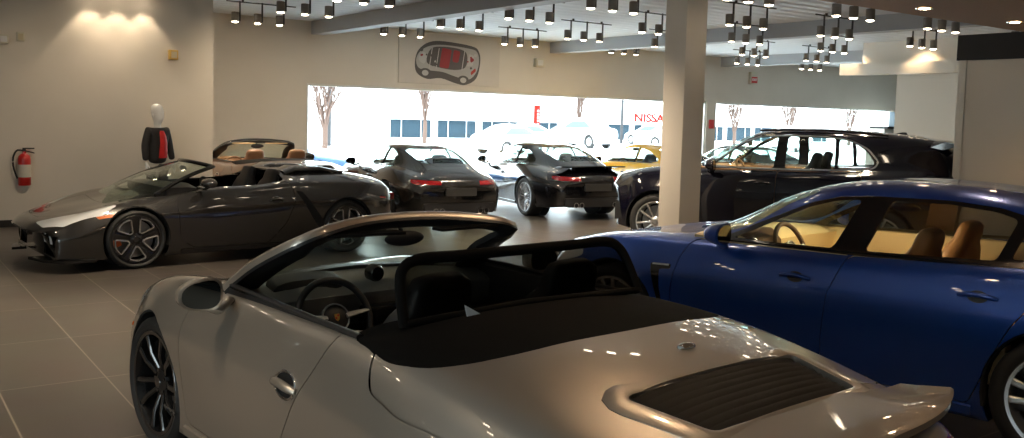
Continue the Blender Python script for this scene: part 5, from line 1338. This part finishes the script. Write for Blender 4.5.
# parked cars outside
ygl = mat('yard_glass', (.075,.10,.12), .5, spec=.2)
def yard_car(name, col, scale, u, n, deg, label):
    rows = [[(2.3,0,.62),(2.28,.5,.60),(2.2,.7,.58),(2.16,.75,.45),(2.2,.7,.25)],[(2.1,0,.78),(2.06,.6,.76),(1.95,.82,.70),(1.9,.86,.48),(1.92,.82,.22)],[(1.2,0,.95),(1.15,.66,.93),(1.1,.86,.86),(1.1,.92,.55),(1.1,.88,.22)],[(.2,0,1.42),(.15,.58,1.36),(.1,.87,.92),(.1,.93,.56),(.1,.9,.22)],[(-.9,0,1.44),(-.9,.58,1.37),(-.9,.88,.95),(-.9,.93,.56),(-.9,.9,.22)],[(-1.75,0,1.05),(-1.75,.62,1.01),(-1.75,.84,.92),(-1.75,.9,.56),(-1.75,.86,.24)],[(-2.2,0,.95),(-2.2,.6,.92),(-2.16,.78,.84),(-2.12,.84,.56),(-2.12,.8,.26)],[(-2.3,0,.7),(-2.3,.6,.68),(-2.26,.7,.64),(-2.22,.74,.5),(-2.22,.7,.3)]]
    sh = Shell(rows,.16,3,tens=[1,.5,.5,.9,1]); c = Car(name, sh, col); gls = [ygl,ygl]
    c.piece('side_window', both(round_poly([(.85,.95),(.15,1.30),(-.85,1.30),(-1.45,.98)],.06,3),.35,1.2), gls, True, .001)
    c.piece('windscreen', [('x',round_poly([(-.6,.98),(.6,.98),(.5,1.34),(-.5,1.34)],.06,3),.1,1.3)], gls, False, .001); c.piece('rear_window', [('x',round_poly([(-.55,1.04),(.55,1.04),(.5,1.33),(-.5,1.33)],.06,3),-2,-.9)], gls, False, .001)
    for x in (1.35,-1.35): c.cut(arch_cut(x,.32,.36))
    c.body([col,gl2])
    for x in (1.35,-1.35):
        for s in (1,-1):
            w = MB().lathe([(.10,-.02),(.21,-.01),(.31,0),(.33,-.03),(.33,-.2),(.1,-.2)],28,'y').build('wheel', M['rubber'], c.root); w.location=(x,.88*s,.33-.0); w.rotation_euler=(0,0,0 if s>0 else PI)
            MB().lathe([(0,-.012),(.20,-.006),(.20,-.05),(0,-.05)],20,'y',closed=False).build('hubcap', M['alloy'], w)
    c.root.location=(u,n,-.05); c.root.rotation_euler=(0,0,A(deg)); c.root.scale=(scale[0],scale[1],scale[2]); tag(c.root,label,'car','cars parked outside'); return c.root
cw_ = paint('yard_white',(.8,.8,.82),.1,.3); cb_ = paint('yard_blue',(.10,.20,.42),.3,.3); cs_ = paint('yard_silver',(.55,.57,.60),.5,.3)
w1 = yard_car('parked_car', cw_, (1,1,1), 26.5,37,10, 'white car parked outside straight above the slate grey coupe')
def yard(src, u, n, deg, sc, label, m=None):
    o = copy_tree(src, None, {'yard_white':m} if m else None); o.location=(u,n,-.05); o.rotation_euler=(0,0,A(deg)); o.scale=sc; o['label']=label; return o
yard(w1,7.5,20.3,2,(1,1,.96),'blue car parked outside close to the left end of the window',cb_)
yard(w1,33.5,46,170,(1,1,1),'silver car parked outside between the slate grey and black coupes',cs_)
yard(w1,37.5,45,100,(1.05,1.05,1.3),'tall white car parked outside behind the black coupe')
yard(w1,41.0,51,165,(1,1,1),'blue car parked outside above the black coupe roof',cb_); yard(w1,46.5,46.5,165,(1,1,1.1),'white car parked outside left of the yellow coupe')
yard(w1,49.5,51,95,(1,1,1.1),'white car parked outside right of the yellow coupe roof'); yard(w1,52,40,20,(1,1,1.2),'white car parked outside behind the column')
yard(w1,50,26,30,(1,1,1),'silver car parked outside in the right window',cs_)

# ------------------------------------------------------------------ light
w = bpy.data.worlds.new('sky'); SC.world = w; w.use_nodes = True; nt = w.node_tree; bg = nt.nodes['Background']
bg.inputs['Color'].default_value = (.88,.95,1.0,1); bg.inputs['Strength'].default_value = 12.0
for i,(a,b) in enumerate(((7.36,18.92),(19.28,27.72))):
    l = bpy.data.lights.new('sky_portal','AREA'); l.shape = 'RECTANGLE'; l.size = b-a; l.size_y = 2.3; l.cycles.is_portal = True
    o = bpy.data.objects.new('sky_portal', l); COL.objects.link(o); o.location = ((a+b)/2, NW+.30, 1.17); o.rotation_euler = (-PI/2,0,0)
l = bpy.data.lights.new('sky_portal','AREA'); l.shape = 'RECTANGLE'; l.size = 3.0; l.size_y = 2.1; l.cycles.is_portal = True
o = bpy.data.objects.new('sky_portal', l); COL.objects.link(o); o.location = (UL-.25, 1.0, 1.35); o.rotation_euler = (0,-PI/2,0); o.rotation_euler = (PI/2,0,-PI/2)
vs = SC.view_settings; vs.view_transform = 'Standard'; vs.look = 'None'; vs.exposure = 0.0; vs.gamma = 1.0; vs.use_curve_mapping = False
SC.cycles.use_denoising = True; SC.cycles.max_bounces = 10; SC.cycles.transparent_max_bounces = 24; SC.cycles.sample_clamp_indirect = 6; SC.cycles.use_light_tree = True
SC.cycles.caustics_reflective = False; SC.cycles.caustics_refractive = False
